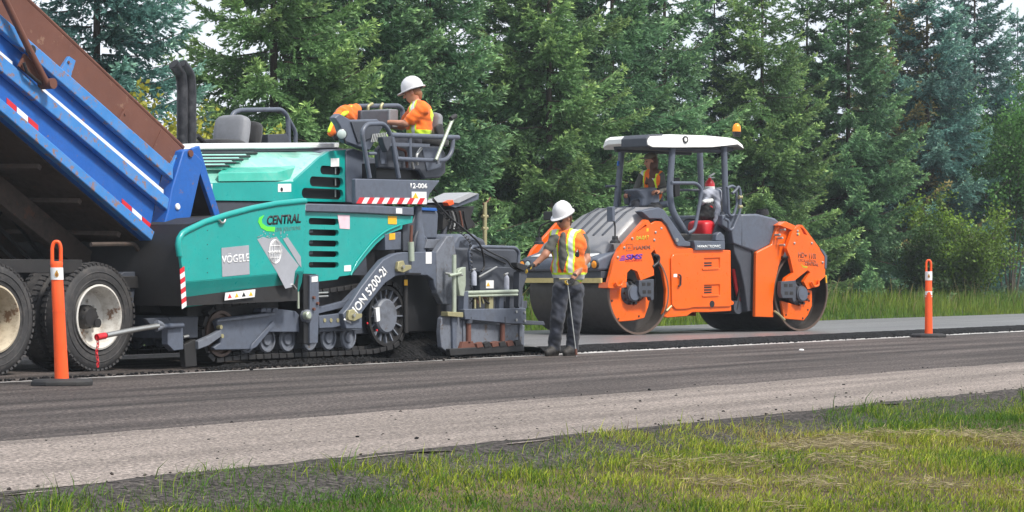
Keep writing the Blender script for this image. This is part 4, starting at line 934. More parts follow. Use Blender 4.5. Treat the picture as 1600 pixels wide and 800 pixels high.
# bucket panels under the rail
bk = plate('foot_guard', [(590, 232), (596, 227), (690, 229), (697, 240), (697, 270), (688, 278), (664, 280), (655, 266), (592, 262)], .10, .16, 'greyd', None, .02)
plate('guard_rib', [(594, 232), (603, 231), (605, 256), (596, 257)], .085, .10, 'grey', bk, .008); plate('guard_rib', [(660, 232), (690, 232), (690, 262), (668, 268)], .085, .10, 'grey', bk, .01)
plate('foot_well', [(588, 255), (655, 266), (664, 280), (588, 279)], .2, .9, 'black', None, 0)
vtube('latch_lever', [(620, 231), (634, 236), (636, 262)], .04, .016, 'rust', bk, .04); vtube('latch_lever', [(652, 258), (650, 243), (658, 232)], .04, .018, 'steel', bk, .04); vtube('latch_lever', [(643, 250), (646, 264)], .05, .016, 'steel', bk, .04)
# near operator seat
def cushion(name, mat, parent, c, sx, sy, sz, rot=0.0, k=4):
    b = MB(); vs = []; nU, nV = 16, 10
    rings = []
    for j in range(1, nV):
        ph = math.pi * j / nV - math.pi / 2; r = []
        for i in range(nU):
            th = 2 * math.pi * i / nU; sp = lambda v, e=.45: math.copysign(abs(v) ** e, v)
            r.append((sp(math.cos(ph)) * sp(math.cos(th)) * sx, sp(math.cos(ph)) * sp(math.sin(th)) * sy, sp(math.sin(ph)) * sz))
        rings.append([Matrix.Rotation(rot, 3, 'Y') @ Vector(p) + Vector(c) for p in r])
    return b.loft(rings).build(name, mat, parent, 0, 60)
q = vp(669, 196, .45); seat = cushion('seat_backrest', M['vinyl'], pav, q, .05, .19, .15, R(8)); cushion('seat_side', M['blackc'], seat, vp(686, 205, .2), .07, .03, .08, R(-20))
cushion('seat_cushion', M['blackc'], seat, vp(664, 222, .40), .24, .23, .06)
MB().box(q.x - .35, q.x - .02, .25, .55, vp(660, 278, .4).z, vp(660, 228, .4).z).build('seat_base', M['greyd'], seat, .02)
# far operator seat, rail and box
q = vp(362, 207, 2.1); fs_ = cushion('seat_backrest', M['vinyl'], pav, q, .08, .24, .20, R(10)); fs_['label'] = 'empty grey seat on the far side'
cushion('seat_side', M['blackc'], fs_, vp(386, 210, 2.15), .07, .2, .15, R(10)); cushion('seat_cushion', M['blackc'], fs_, vp(345, 226, 2.1), .28, .24, .06); vtube('seat_arm', [(318, 222), (308, 212)], 2.1, .03, 'black', fs_)
far_r = vtube('far_rail', [(358, 232), (362, 178), (374, 172), (440, 171), (450, 182), (451, 225)], 2.2, .028, 'grey', None, .14); vtube('far_rail_leg', [(451, 186), (462, 206), (462, 225)], 2.2, .024, 'grey', far_r, .06)
plate('far_box', [(419, 210), (448, 209), (453, 222), (453, 234), (419, 234)], 2.0, 2.2, 'greyd', far_r, .006)
MB().box(vp(330, 240, 2.1).x, vp(470, 240, 2.1).x + 1.2, 1.75, 2.45, 1.5, vp(400, 238, 2.1).z).build('far_platform', M['greyd'], pav, .01)
# rear rail with monitor box behind the console
vtube('back_rail', [(550, 190), (551, 168), (556, 166), (622, 165), (629, 170), (629, 190)], .95, .028, 'grey', None, .05)
plate('monitor_box', [(565, 172), (608, 172), (610, 196), (564, 195)], .62, .85, 'greyd', None, .015); plate('monitor_box', [(609, 170), (623, 171), (622, 200), (608, 200)], .6, .9, 'vinyl', None, .015)
vtube('box_strap', [(575, 172), (575, 166), (582, 162)], .9, .018, 'zinc'); vtube('box_strap', [(595, 172), (595, 166), (598, 162)], .9, .018, 'zinc')
# ---- tow arm of the screed
ta = plate('screed_arm', [(536, 490), (545, 480), (564, 450), (585, 422.5), (599, 406), (616, 396.8), (630, 394), (684, 393), (684, 458), (679, 446.5), (677.5, 437), (668, 430.5), (635, 429), (618.5, 431.5), (602, 442.5), (590, 457), (566, 488), (566, 514), (541, 514)], -.16, -.08, 'grey', None, .01)
a, b = vp(549, 500, -.162), vp(602, 425, -.162); up_ = vp(544, 493.5, -.162) - vp(549, 500, -.162)
a = vp(546, 508, -.162); b = vp(606, 424, -.162); text('VISION 5200-2i', 'arm_lettering', ta, a, b, a + (vp(539, 491, -.162) - vp(549, 500, -.162)) * .95, M['whitet'], bold=.028, shear=.15)
for (x, y) in ((552, 488), (629, 412)):
    br = plate('arm_clamp', [(x - 8, y + 8), (x - 6, y - 3), (x + 2, y - 5), (x + 4, y + 2), (x + 14, y + 2), (x + 14, y + 8), (x + 2, y + 14), (x - 7, y + 12)], -.20, -.16, 'zinc', ta, .006)
    MB().cyl(vp(x, y + 5, -.205), (0, 1, 0), .02, .04, 8).build('bolt', M['steel'], br)
vtube('arm_cylinder', [(643, 408), (642, 378)], -.18, .034, 'zincg', ta); vtube('cylinder_rod', [(642, 380), (643, 352)], -.18, .018, 'rust', ta)
plate('instruction_label', [(665.5, 394), (674.5, 394), (674.5, 412), (665.5, 412)], -.165, -.16, 'whitet', ta, 0); plate('arm_notch', [(634, 426), (658, 426.5), (658, 429), (634, 428.5)], -.164, -.16, 'ink', ta, 0)
# auger bay and drive column behind the arm
MB().box(vp(600, 430, .1).x, vp(690, 430, .1).x, .1, 2.3, .28, 1.12).build('auger_bay', M['black'], pav, .02)
vtube('auger_strut', [(633, 430), (634, 520)], .0, .03, 'blackm'); plate('sticker', [(632, 437), (637, 437), (637, 446), (632, 446)], -.04, -.034, 'yellow', ta, 0)
cl = vtube('drive_column', [(656, 392), (652, 378), (653, 322)], .05, [.11, .10, .065], 'grey', None, 0, 14) if False else MB().tube([vp(654, 394, .05), vp(653, 370, .05), vp(653, 345, .05), vp(653, 322, .05)], [.085, .08, .045, .045], 14).build('drive_column', M['grey'], pav)
vtube('column_hose', [(658, 366), (667, 376), (668, 392)], .0, .022, 'grey', cl); vtube('column_hose', [(645, 392), (648, 372), (652, 362)], .0, .022, 'greyd', cl)
tb = plate('tool_bin', [(654, 327), (683, 328), (686, 334), (684, 374), (656, 374)], .25, .9, 'grey', None, .03); plate('bin_lid', [(654, 324), (682, 325), (684, 330), (654, 328.5)], .22, .93, 'blue', tb, .006)
plate('deck', [(668, 374), (694, 374), (690, 388), (664, 388)], -.05, 1.5, 'greyw', None, .005)
# ================================================================ SCREED (towed part of the paver)
SN = -.22
cheek = plate('screed_cheek', [(682, 394), (699, 369), (709, 368), (713, 400), (713, 468), (703, 476), (692, 475), (683, 458)], SN + .05, SN + .13, 'greyw', None, .01)
MB().box(vp(700, 400, 0).x, vp(812, 450, 0).x, .0, 2.5, .25, 1.25).build('screed_body', M['greyd'], pav, .03)
for i in range(2):
    q = vp(716 + i * 20, 388, .1); MB().lathe(q + V3(0, .05, 0), (0, 1, 0), [(-.1, .0), (-.1, .14), (-.06, .17), (.5, .17)], 22).build('drive_motor', M['grey'], pav)
gp = plate('end_gate', [(688, 518), (690, 497), (700, 488), (724, 490), (728, 506), (820, 508), (819, 547), (704, 555), (690, 543)], SN - .08, SN - .02, 'greyw', None, .008)
plate('gate_shoe', [(703, 545), (818, 538), (820, 549), (704, 556)], SN - .14, SN - .08, 'blackm', gp, .008)
plate('gate_rib', [(707, 494), (714, 494), (714, 550), (708, 551)], SN - .11, SN - .08, 'grey', gp, .004)
for x in (724, 812): plate('gate_rib', [(x, 500), (x + 5, 500), (x + 5, 542), (x, 543)], SN - .10, SN - .08, 'greyw', gp, .004)
ub = plate('gate_beam', [(726, 483), (822, 481.5), (823, 506), (800, 506), (727, 499)], SN - .16, SN - .08, 'grey', None, .008)
for x, y in ((806, 487), (819, 488), (806, 500), (819, 501)): MB().cyl(vp(x, y, SN - .16), (0, 1, 0), .017, .03, 8).build('bolt', M['steel'], ub)
for x in (732, 785):
    c_ = vtube('gate_spindle', [(x, 502), (x, 534)], SN - .12, .03, 'rust', gp, 0); vtube('spindle_rod', [(x, 495), (x, 505)], SN - .12, .045, 'greyd', c_)
    plate('spindle_lug', [(x - 8, 534), (x + 7, 533), (x + 12, 544), (x - 12, 546)], SN - .13, SN - .08, 'rust', gp, .004)
for i in range(6): plate('gate_link', [(745 + i * 12, 537 - i * .6), (753 + i * 12, 534 - i * .6), (756 + i * 12, 542 - i * .6), (746 + i * 12, 544 - i * .6)], SN - .15, SN - .09, 'blackm' if i % 2 else 'rust', gp, .004)
vtube('height_post', [(709.5, 398), (709.5, 489)], SN - .10, .026, 'zincg', None, 0); plate('post_foot', [(700, 487), (724, 488), (724, 496), (700, 494)], SN - .16, SN - .06, 'zinc', None, .005)
bk2 = plate('post_clamp', [(721, 419), (728, 417), (728, 445), (725, 463), (719, 462), (716, 440), (716, 424)], SN - .13, SN - .07, 'zincg', None, .006); vtube('clamp_bolt', [(695, 427), (722, 430)], SN - .12, .014, 'steel', bk2); vtube('clamp_bolt', [(702, 431), (720, 427)], SN - .14, .018, 'zincg', bk2)
plate('mast_plate', [(726, 455), (732, 455), (732, 484), (724, 486)], SN - .1, SN - .02, 'grey', None, .004)
# cowl, instrument panel, fluid cylinders, handrail
cw = plate('rear_cowl', [(713, 384), (716, 370), (735, 367), (758, 372), (762, 384), (760, 420), (716, 424)], .05, .75, 'greyd', None, .05)
pn = plate('instrument_panel', [(750, 424), (770, 417), (811, 418), (812, 452), (750, 456)], SN + .12, SN + .2, 'greyd', None, .008)
wl = plate('warning_label', [(759.5, 438), (771.5, 438), (771.5, 450.5), (759.5, 450.5)], SN + .112, SN + .118, 'whitet', pn, 0); plate('label_symbol', [(760.5, 447), (765.5, 447), (763, 441)], SN + .108, SN + .112, 'yellow', wl, 0)
vtube('strut', [(748, 433), (776, 417)], SN + .05, .012, 'steel', pn)
for x, y in ((740.5, 434), (791.5, 441)):
    b = MB().lathe(vp(x, y + 12, SN - .02), (0, 0, 1), [(0, .032), (.14, .032), (.165, .02), (.17, .012), (.19, .012)], 16).build('fluid_cylinder', M['cloth'], pav)
    vtube('cylinder_cap', [(x - 3, y - 12), (x + 2, y - 14)], SN - .02, .012, 'steel', b)
for y, r in ((456, .022), (461.5, .016)): vtube('slide_tube', [(724, y + 1.5), (808, y - 1)], SN - .06, r, 'zincg')
vtube('hand_rail', [(735, 424), (733, 392), (738, 385), (805, 387), (811, 394), (809, 424)], SN + .1, .022, 'grey', None, .08)
vtube('hand_rail', [(716, 424), (722, 398), (732, 390)], SN + .5, .022, 'grey', None, .08)
for i, x in enumerate((748, 768, 784, 800, 815)): plate('bracket', [(x - 3, 462), (x + 3, 462), (x + 3, 483), (x - 4, 483)], SN - .04, SN + .02, ('blackm', 'zinc', 'grey', 'greyd', 'grey')[i], None, .003)
for i in range(7): vtube('valve_fitting', [(738 + i * 4.0, 458 + (i % 3) * 6), (742 + i * 4.4, 466 + (i % 2) * 8)], SN - .03, .014, ('zinc', 'rust', 'blackm')[i % 3])
vtube('brass_valve', [(742, 468), (742, 482)], SN - .08, .014, 'zinc'); vtube('brass_valve', [(749, 462), (750, 480)], SN - .08, .012, 'zinc')
# control handset at the right end
hs_ = plate('handset_mast', [(812, 425), (820, 420), (824, 432), (817, 450), (816, 480), (810, 480), (811, 450)], SN - .04, SN + .05, 'greyd', None, .006); plate('handset', [(808, 410), (822, 414), (836, 417), (836, 422), (820, 424), (808, 418)], SN - .07, SN + .02, 'black', hs_, .006)
vtube('handset_cable', [(812, 424), (800, 418), (792, 406), (770, 396), (752, 386)], SN - .02, .01, 'black', hs_, .05)
plate('foot_step', [(822, 500.5), (850, 502), (852, 508), (822, 507)], SN, SN + .5, 'greyd', None, .006)
MB().box(vp(700, 540, 0).x, vp(814, 540, -.2).x, -.2, 2.66, .02, .28).build('screed_plate', M['blackm'], pav, .01)
plate('rear_walkway', [(790, 470), (824, 470), (824, 482), (790, 482)], SN + .1, 2.5, 'greyd', None, .006)
# coiled cables down from the platform
def coil(pts, n, r, name):
    P = [vp(x, y, n) for x, y in pts]; Q = []
    for a, b in zip(P, P[1:]):
        k = max(2, int((b - a).length / .012))
        for i in range(k): Q.append(a.lerp(b, i / k))
    ring = []
    for i, p in enumerate(Q):
        d = (Q[min(i + 1, len(Q) - 1)] - Q[max(i - 1, 0)]).normalized(); x = d.cross(Vector((0, 1, 0))).normalized(); y = x.cross(d)
        ring.append(p + (x * math.cos(i * 1.57) + y * math.sin(i * 1.57)) * r)
    return MB().tube(ring, .006, 4).build(name, M['black'], pav)
coil([(674, 306), (688, 330), (706, 350), (726, 368), (735, 378), (736, 400), (736, 476)], SN + .08, .016, 'coiled_cable')
vtube('black_cable', [(678, 312), (700, 338), (730, 362), (750, 380), (756, 400), (757, 418), (752, 424)], SN + .06, .012, 'black', None, .2); vtube('black_cable', [(734, 384), (760, 398), (790, 412)], SN + .2, .01, 'black', None, .1)
# smoothing-control box with a pale lid, and mast
sl = MB().loft([[vp(697, 320, .5), vp(735, 301, .5), vp(749, 303, .5), vp(748, 312, .5), vp(712, 325, .5)], [vp(697, 320, .5) + V3(.0, .35, 0), vp(735, 301, .5) + V3(0, .35, 0), vp(749, 303, .5) + V3(0, .35, 0), vp(748, 312, .5) + V3(0, .35, 0), vp(712, 325, .5) + V3(0, .35, 0)]]).build('monitor_hood', M['grey'], pav, .008)
plate('hood_lid', [(700, 316), (735, 300.5), (748, 302.5), (717, 317.5)], .47, .86, 'lid', sl, .004); plate('orange_knob', [(699, 316), (708, 312), (710, 319), (702, 322)], .44, .52, 'orange_p', sl, .006)
plate('monitor_back', [(694, 328), (712, 325), (742, 322), (736, 340), (744, 352), (728, 362), (700, 352), (692, 360)], .55, .75, 'blackm', sl, .01)
for i in range(5): vtube('harness', [(700 + i * 6, 330), (706 + i * 5, 345), (702 + i * 7, 358)], .52, .014, ('black', 'steel', 'blackm', 'rust', 'black')[i], sl, .05)
vtube('monitor_post', [(698, 330), (692, 374)], .6, .035, 'greyd', sl, 0)
am = vtube('grade_mast', [(757.5, 316), (757.5, 384)], .3, .026, 'zinc', None, 0); vtube('mast_hook', [(755, 319), (761, 316), (766, 309)], .3, .010, 'rust', am, .03)
for y in (338, 357): MB().cyl(vp(757.5, y, .3), (1, 0, 0), .02, .11, 8).build('mast_clamp', M['zinc'], am)
MB().prism([(0, 0), (.3, 0), (.3, .9), (0, 1.0)], .4, 2.4).build('feed_box', M['blackm'], pav, .02, loc=(vp(660, 500, 0).x + .05, 0, .1))
# ---- heap of hot mix in front of the screed and along the track
def heap(name, x0, x1, n0, n1, hgt, seed, label, k=46, m=26):
    rng_ = np.random.default_rng(seed); vs = []; fs = []
    for i in range(k + 1):
        for j in range(m + 1):
            u, v = i / k, j / m; e = min(1, 4 * min(u, 1 - u)) ** .6 * min(1, 3.2 * min(v, 1 - v)) ** .7
            x = x0 + (x1 - x0) * u + rng_.normal() * .008; y = n0 + (n1 - n0) * v + rng_.normal() * .008 
            vs.append((x, y, -.02 + e * hgt * (1 + .15 * math.sin(u * 9 + v * 5)) + rng_.normal() * .011 * e))
    for i in range(k):
        for j in range(m): a = i * (m + 1) + j; fs.append((a, a + m + 1, a + m + 2, a + 1))
    me = bpy.data.meshes.new(name); me.from_pydata(vs, [], fs); me.materials.append(M['matc']); o = bpy.data.objects.new(name, me); COL.objects.link(o)
    o.location = VP.o; o.rotation_euler = (0, 0, VP.rz); tag(o, label, 'asphalt', kind='stuff'); return o
heap('asphalt_heap', vp(622, 560, 0).x, vp(705, 556, 0).x, -.18, 2.6, .42, 1, 'steaming black heap of hot mix in front of the screed')
heap('asphalt_windrow', vp(292, 570, -.1).x, vp(640, 560, -.1).x, -.16, .03, .055, 2, 'low ridge of spilled black mix along the paver track', 160, 8)
S = []; rg = np.random.default_rng(9); nC = 2600
lo, hi = vp(290, 570, 0).x, vp(830, 556, 0).x
o = crumbs('spilled_mix', rg.uniform(lo, hi, nC), -.17 - np.abs(rg.normal(size=nC)) * .08, np.zeros(nC), rg.uniform(.005, .022, nC), M['matc'], 'loose black crumbs spilled beside the paver track', 'crumbs', rg); o.location = VP.o; o.rotation_euler = (0, 0, VP.rz)
# ================================================================ TANDEM ROLLER
HR = Frame(1000, 523, 49, MATH)
rol_ = HR.empty('tandem_roller', 'orange and grey tandem roller with white roof on the fresh mat', 'roller')
def hp(x, y, n=0.0): return HR.p(x, y, n)
def hplate(name, pts, n0, n1, mat, parent=None, bev=.006, at=None):
    return MB().prism(HR.pl(pts, n0 if at is None else at), n0, n1).build(name, M[mat], parent or rol_, bev)
def htube(name, pts, n, r, mat, parent=None, fillet=.06, seg=10):
    P = [hp(*q) if len(q) == 3 else hp(q[0], q[1], n) for q in pts]
    return MB().tube(P, r, seg, fillet=fillet).build(name, M[mat], parent or rol_)
def htext(s, name, parent, x0, y0, x1, y1, n, h, mat, **kw):
    a = hp(x0, y0, n); b = hp(x1, y1, n); c = hp(x0, y0 - h, n); return text(s, name, parent, a, b, c, M[mat], **kw)
WD = 1.68; RD_ = .60
s_r = hp(1252, 519.5, 0).x; s_f = -.02
for si, s0 in enumerate((s_f, s_r)):
    d = MB().lathe((s0, 0, RD_), (0, 1, 0), [(0, RD_ - .028), (.012, RD_), (WD - .012, RD_), (WD, RD_ - .028), (WD - .22, RD_ - .03), (WD - .24, .2), (.24, .2), (.22, RD_ - .03)], 72, closed=True).build('drum', M['drum'], rol_, 0, 35)
    d['label'] = ('front' if si == 0 else 'rear') + ' steel drum'
    MB().lathe((s0, -.001, RD_), (0, 1, 0), [(0, RD_ - .030), (0, RD_ - .002), (.012, RD_ + .0005), (.022, RD_ + .0005), (.022, RD_ - .031)], 72, closed=True).build('drum_rim', M['drumr'], d, 0, 35)
    MB().lathe((s0, .3, RD_), (0, 1, 0), [(0, .0), (0, .35), (.02, .40)], 40).build('drum_disc', M['blackm'], d)
NY = -.10
# front yoke
fy = hplate('front_yoke', [(1008, 343), (1013, 344), (1033, 370), (1029, 382), (1017, 396), (1021, 408), (1022, 430), (1001, 438), (996, 424), (986, 420), (980, 426), (979, 441), (968, 444), (956, 446), (951, 441), (960, 405), (968, 388)], NY, NY + .06, 'orange', None, 0)
cut(fy, MB().prism(HR.pl([(996, 361), (1009, 350.5), (1011, 353), (994, 363.5)], NY), NY - .1, NY + .2))
hplate('yoke_flange', [(951, 441), (956, 446), (979, 442), (979, 449), (960, 451), (950, 450)], NY + .0, .1, 'orange', fy, .006)
for x, y in ((987.5, 372.5), (1024, 363), (975, 387), (1022, 375), (965, 402), (1033, 357)): MB().lathe(hp(x, y, NY), (0, -1, 0), [(0, .019), (.012, .019), (.016, .012), (.016, 0)], 10).build('bolt', M['steel'], fy)
htext('HAMM', 'brand_lettering', fy, 990, 390.5, 1016, 389.5, NY - .001, 6.5, 'brownp', bold=.03)
htext('H', 'brand_mark', fy, 981.5, 389.5, 985, 389.3, NY - .001, 4.5, 'brownp', bold=.03)
P = [hp(x, y, NY - .002) for x, y in ((978.5, 392), (988, 391.5), (988, 381.5), (978.5, 382), (978.5, 392))]; MB().tube(P, .004, 4).build('brand_mark', M['brownp'], fy)
htext('SMS', 'dealer_lettering', fy, 977, 405.5, 1004, 404.5, NY - .001, 8, 'purple', bold=.05, shear=.2); htext('EQUIPMENT', 'dealer_lettering', fy, 977, 409, 1004, 408, NY - .001, 2.4, 'red', bold=.02)
for i in range(3): hplate('dealer_stripe', [(967 + i * 1.5, 407.5 - i * 3), (976, 407 - i * 3), (977, 405 - i * 3), (969.5 + i * 1.5, 405.5 - i * 3)], NY - .003, NY, 'purple', fy, 0)
hplate('sticker', [(1010, 357), (1013.5, 356.5), (1013.5, 361.5), (1010, 362)], NY - .003, NY, 'yellow', fy, 0); htext('04-017', 'fleet_marks', fy, 994, 375.5, 1014, 374, NY - .001, 6.5, 'limey', bold=.03)
# drum carriers (orange crescent inside each drum), hub motors
def carrier(pts, hub, brk, n=.03):
    c = hplate('drum_carrier', pts, n, n + .05, 'orange', None, .01)
    h = MB().lathe(hp(*hub, -.02), (0, -1, 0), [(-.12, .17), (-.04, .165), (.0, .125), (.05, .12), (.06, .10), (.06, 0)], 26).build('hub_motor', M['greyd'], c)
    MB().lathe(hp(*hub, -.02) + V3(0, -.061, 0), (0, -1, 0), [(0, .10), (.008, .10), (.01, .02), (.01, 0)], 26).build('hub_cap', M['grey'], h)
    for i in range(10): 
        a = i * .628; MB().cyl(hp(*hub, .0) + V3(math.cos(a) * .15, -.0, math.sin(a) * .15), (0, 1, 0), .022, .09, 6).build('hub_bolt', M['blackm'], h)
    x, y = brk; b = hplate('motor_bracket', [(x - 11, y - 14), (x + 12, y - 16), (x + 12, y + 16), (x + 8, y + 18), (x + 6, y + 12), (x - 9, y + 12), (x - 12, y + 4)], -.12, -.04, 'greyd', c, .008)
    for dx, dy in ((-4, -8), (4, -8), (-3, 4), (5, 4)): hplate('bracket_window', [(x + dx - 2.5, y + dy - 2.5), (x + dx + 2.5, y + dy - 2.5), (x + dx + 2.5, y + dy + 2.5), (x + dx - 2.5, y + dy + 2.5)], -.124, -.12, 'blackm', b, 0)
    return c
fcr = carrier([(949.5, 450), (980, 450), (990, 478), (1010, 462), (1016, 466), (1013, 480), (1007, 497), (990, 501), (967, 503), (958, 494), (952, 480)], (987, 458), (1010, 452))
rcr = carrier([(1221, 470), (1250, 478), (1254, 452), (1269, 454), (1269, 478), (1263, 492), (1256, 501), (1225, 498)], (1250, 459), (1232, 454))
for c, L_ in ((fcr, ((956, 486), (966, 498), (998, 494), (956, 470))), (rcr, ((1228, 492), (1254, 497), (1264, 470), (1262, 484)))):
    for x, y in L_: MB().cyl(hp(x, y, .03), (0, 1, 0), .014, .02, 8).build('bolt', M['blackm'], c)
htube('tow_eye', [(962, 441), (964, 447), (971, 446), (974, 439)], NY - .03, .018, 'orange', fy, .03)
for i in range(4): htube('drum_hose', [(1020 + i, 398 + i), (1030 - i, 400 + 2 * i), (1029 - i, 410), (1020, 417 - i)], NY + .04 * i, .022, 'black', None, .05)
# main body with door
body = hplate('body_side', [(1013, 352), (1024, 345), (1034, 345.5), (1044, 355), (1058, 383), (1080, 388), (1142, 391), (1143, 486), (1107, 488), (1082, 488), (1074, 494), (1043, 496.5), (1035, 494), (1040, 478), (1041, 452), (1036, 425), (1028, 404), (1020, 385)], .0, .06, 'orange', None, .012)
dr = hplate('service_door', [(1052, 397), (1139, 394.5), (1142, 398), (1142, 479), (1110, 480), (1084, 480.5), (1074, 483), (1056, 483.5), (1050, 476), (1048.5, 404)], -.025, .0, 'orange', body, .012)
cut(dr, MB().prism(HR.pl([(1098.5, 403.5), (1123, 402.5), (1123, 419.5), (1098.5, 420.5)], 0), -.1, -.004).prism(HR.pl([(1098.5, 445.5), (1123, 444.5), (1123, 461.5), (1098.5, 462.5)], 0), -.1, -.004))
for y in (0, 42):
    hplate('vent_lip', [(1098, 419 + y), (1123.5, 418 + y), (1123.5, 421 + y), (1098, 422 + y)], -.04, -.005, 'orange', dr, .004)
    for i in range(2 if y == 0 else 4):
        hplate('vent_slot', [(1100, 414 + y - 4 * i), (1112, 413.5 + y - 4 * i), (1112, 416 + y - 4 * i), (1100, 416.5 + y - 4 * i)], -.0062, -.0038, 'ink', dr, 0)
MB().lathe(hp(1112.5, 475, -.025), (0, -1, 0), [(-.01, .05), (.004, .05), (.004, 0)], 20).build('exhaust_port', M['ink'], dr); htube('door_handle', [(1060.5, 429), (1064, 431), (1063.5, 446), (1060, 447)], -.05, .012, 'black', dr, .02)
hplate('lock_plate', [(1052.5, 428), (1058, 428), (1058, 433), (1052.5, 433)], -.03, -.025, 'whitet', dr, 0)
htube('door_latch', [(1041, 486), (1049, 478)], -.03, .018, 'zinc', body); hplate('hinge_tab', [(1141, 468), (1147, 472), (1146, 476), (1141, 477)], -.02, .02, 'orange', body, .004)
bs = hp(1046, 480, 0).x, hp(1141, 480, 0).x
MB().box(bs[0] + .02, bs[1] - .03, .08, WD - .06, .33, 1.45).build('engine_core', M['blackm'], rol_, .02)
hplate('body_side', [(1013, 352), (1024, 345), (1034, 345.5), (1044, 355), (1058, 383), (1080, 388), (1142, 391), (1143, 486), (1107, 488), (1082, 488), (1074, 494), (1043, 496.5), (1035, 494), (1041, 452), (1020, 385)], WD - .06, WD, 'orange', None, .012, at=0)
# grey shoulder over the body, front hood with ribs
sh = hplate('grey_shoulder', [(1002, 330), (1030, 324), (1038, 328), (1071, 376), (1079, 378), (1079, 385), (1060, 385), (1056, 380), (1042, 351), (1034, 342), (1015, 342)], -.03, .12, 'grey', None, .012)
MB().cyl(hp(1057, 375, -.03), (0, 1, 0), .028, .03, 12).build('bolt', M['steel'], sh)
def hq(x, y, n): return hp(x, y, n)
A = [hq(1062, 366, .1), hq(1036, 328, .1), hq(1004, 327, .1)]
sA = [(a.x, a.z) for a in A]
def hring(s, z, n0, n1, zb):
    return [(s, n0, zb), (s, n0, z - .10), (s, n0 + .05, z - .03), (s, n0 + .16, z), (s, n1 - .16, z), (s, n1 - .05, z - .03), (s, n1, z - .10), (s, n1, zb)]
HK = ((sA[0][0], sA[0][1] + .05, .1, 1.3, .95), (sA[1][0], 1.83, .1, 1.26, 1.0), (.20, 1.82, .1, 1.24, 1.2), (.02, 1.74, .1, 1.30, 1.22), (-.25, 1.53, .1, 1.42, 1.18), (-.50, 1.33, .1, 1.54, 1.12), (-.60, 1.20, .12, 1.56, 1.06))
hood = MB().loft([hring(*k) for k in HK]).build('front_hood', M['hoodg'], rol_, .012, 50, seg=3)
zt = sA[2][1]
for i in range(5):
    n = .30 + i * .19; MB().bar((.18, n, 1.815), (.01, n + .01, 1.735), .045, .03, up=(-.4, 0, .9)).bar((.01, n + .01, 1.735), (-.40, n + .05, 1.408), .045, .03, up=(-.6, 0, .8)).build('hood_rib', M['greyd'], hood, .008)
nose = MB().prism([(-.62, 1.14), (-.80, 1.08), (-.83, .98), (-.80, .90), (-.30, .92), (-.30, 1.24)], .02, WD - .02).build('lamp_nose', M['grey'], rol_, .05, seg=4)
MB().prism([(-.58, 1.145), (-.76, 1.10), (-.76, 1.12), (-.55, 1.165)], .2, WD - .2).build('pale_ledge', M['whiteg'], nose, .006)
SX = -.825
for n, big, mk in ((.20, 1, 'glass'), (.075, 1, 'amber'), (WD - .2, 1, 'glass'), (WD - .075, 1, 'amber')):
    l = MB().lathe((SX + .01, n, .995), (-1, 0, 0), [(-.03, .066), (.006, .066), (.008, .056), (-.004, .054)], 22).build('lamp_bezel', M['black'], nose)
    MB().lathe((SX + .005, n, .995), (-1, 0, 0), [(0, .054), (.012, .045), (.018, .02), (.019, 0)], 22).build('headlamp' if mk == 'glass' else 'indicator_lamp', M[mk], l)
hplate('far_yoke', [(1008, 343), (1033, 370), (1022, 430), (980, 436), (951, 441), (960, 405), (968, 388)], WD + .05, WD + .11, 'orange', None, .006, at=NY)
# cross beam of the front yoke, scraper bar
MB().prism([(-.45, .86), (-.30, .90), (-.10, 1.28), (-.2, 1.3), (-.5, 1.0)], NY + .05, WD + .06).build('yoke_beam', M['greyd'], rol_, .01)
sc_b = MB().box(-.72, -.56, .04, WD - .04, .80, .90).build('scraper_bar', M['greyd'], rol_, .006); MB().box(-.735, -.70, .03, WD - .03, .735, .805).build('scraper_strip', M['yelbar'], sc_b, .004)
for n in (.2, .7, 1.2): MB().box(-.72, -.62, n, n + .1, .90, .925).build('scraper_clip', M['steel'], sc_b, .004)
# ---- roller rear end
tank = hplate('rear_tank', [(1158, 334.5), (1184, 334), (1212, 341), (1222, 350), (1216, 352), (1206, 382), (1184, 394), (1181, 394), (1158, 386)], .06, WD - .06, 'grey', None, .03)
hplate('tank_panel', [(1129, 336), (1140, 334.5), (1159, 334.3), (1159, 385), (1146, 380), (1143, 362), (1129, 352)], .06, .16, 'grey', tank, .015)
MB().lathe(hp(1191, 333, .35), (0, 0, 1), [(-.03, .10), (.03, .10), (.035, .085), (.06, .085), (.06, 0)], 20).build('tank_cap', M['black'], tank)
hplate('pivot_shield', [(1146, 380), (1181, 394), (1180, 486), (1168, 487), (1164, 450), (1156, 414), (1148, 396)], .10, WD - .1, 'greyd', None, .015); hplate('pivot_gap', [(1141, 380), (1150, 382), (1166, 488), (1141, 488)], .3, WD - .3, 'ink', None, 0); htube('pivot_hose', [(1146, 420), (1150, 450), (1158, 480)], .25, .03, 'red', None, .1); htube('pivot_hose', [(1150, 410), (1156, 450), (1150, 484)], .22, .025, 'black', None, .1)
MB().lathe(hp(1154, 480, .2), (0, 1, 0), [(0, 0), (0, .1), (.6, .1)], 18).build('pivot_bearing', M['greyd'], rol_)
rp = hplate('rear_body_side', [(1182, 394), (1206, 382), (1216, 350), (1228, 355), (1238, 360), (1231, 380), (1226, 396), (1217, 416), (1211, 444), (1208, 472), (1209, 496), (1180, 495)], .0, .06, 'orange', None, .012)
hplate('rear_body_side', [(1182, 394), (1206, 382), (1216, 350), (1238, 360), (1226, 396), (1211, 444), (1209, 496), (1180, 495)], WD - .06, WD, 'orange', None, .012, at=0)
MB().box(hp(1182, 480, 0).x, hp(1207, 480, 0).x, .07, WD - .07, .33, 1.3).build('rear_core', M['blackm'], rol_, .01)
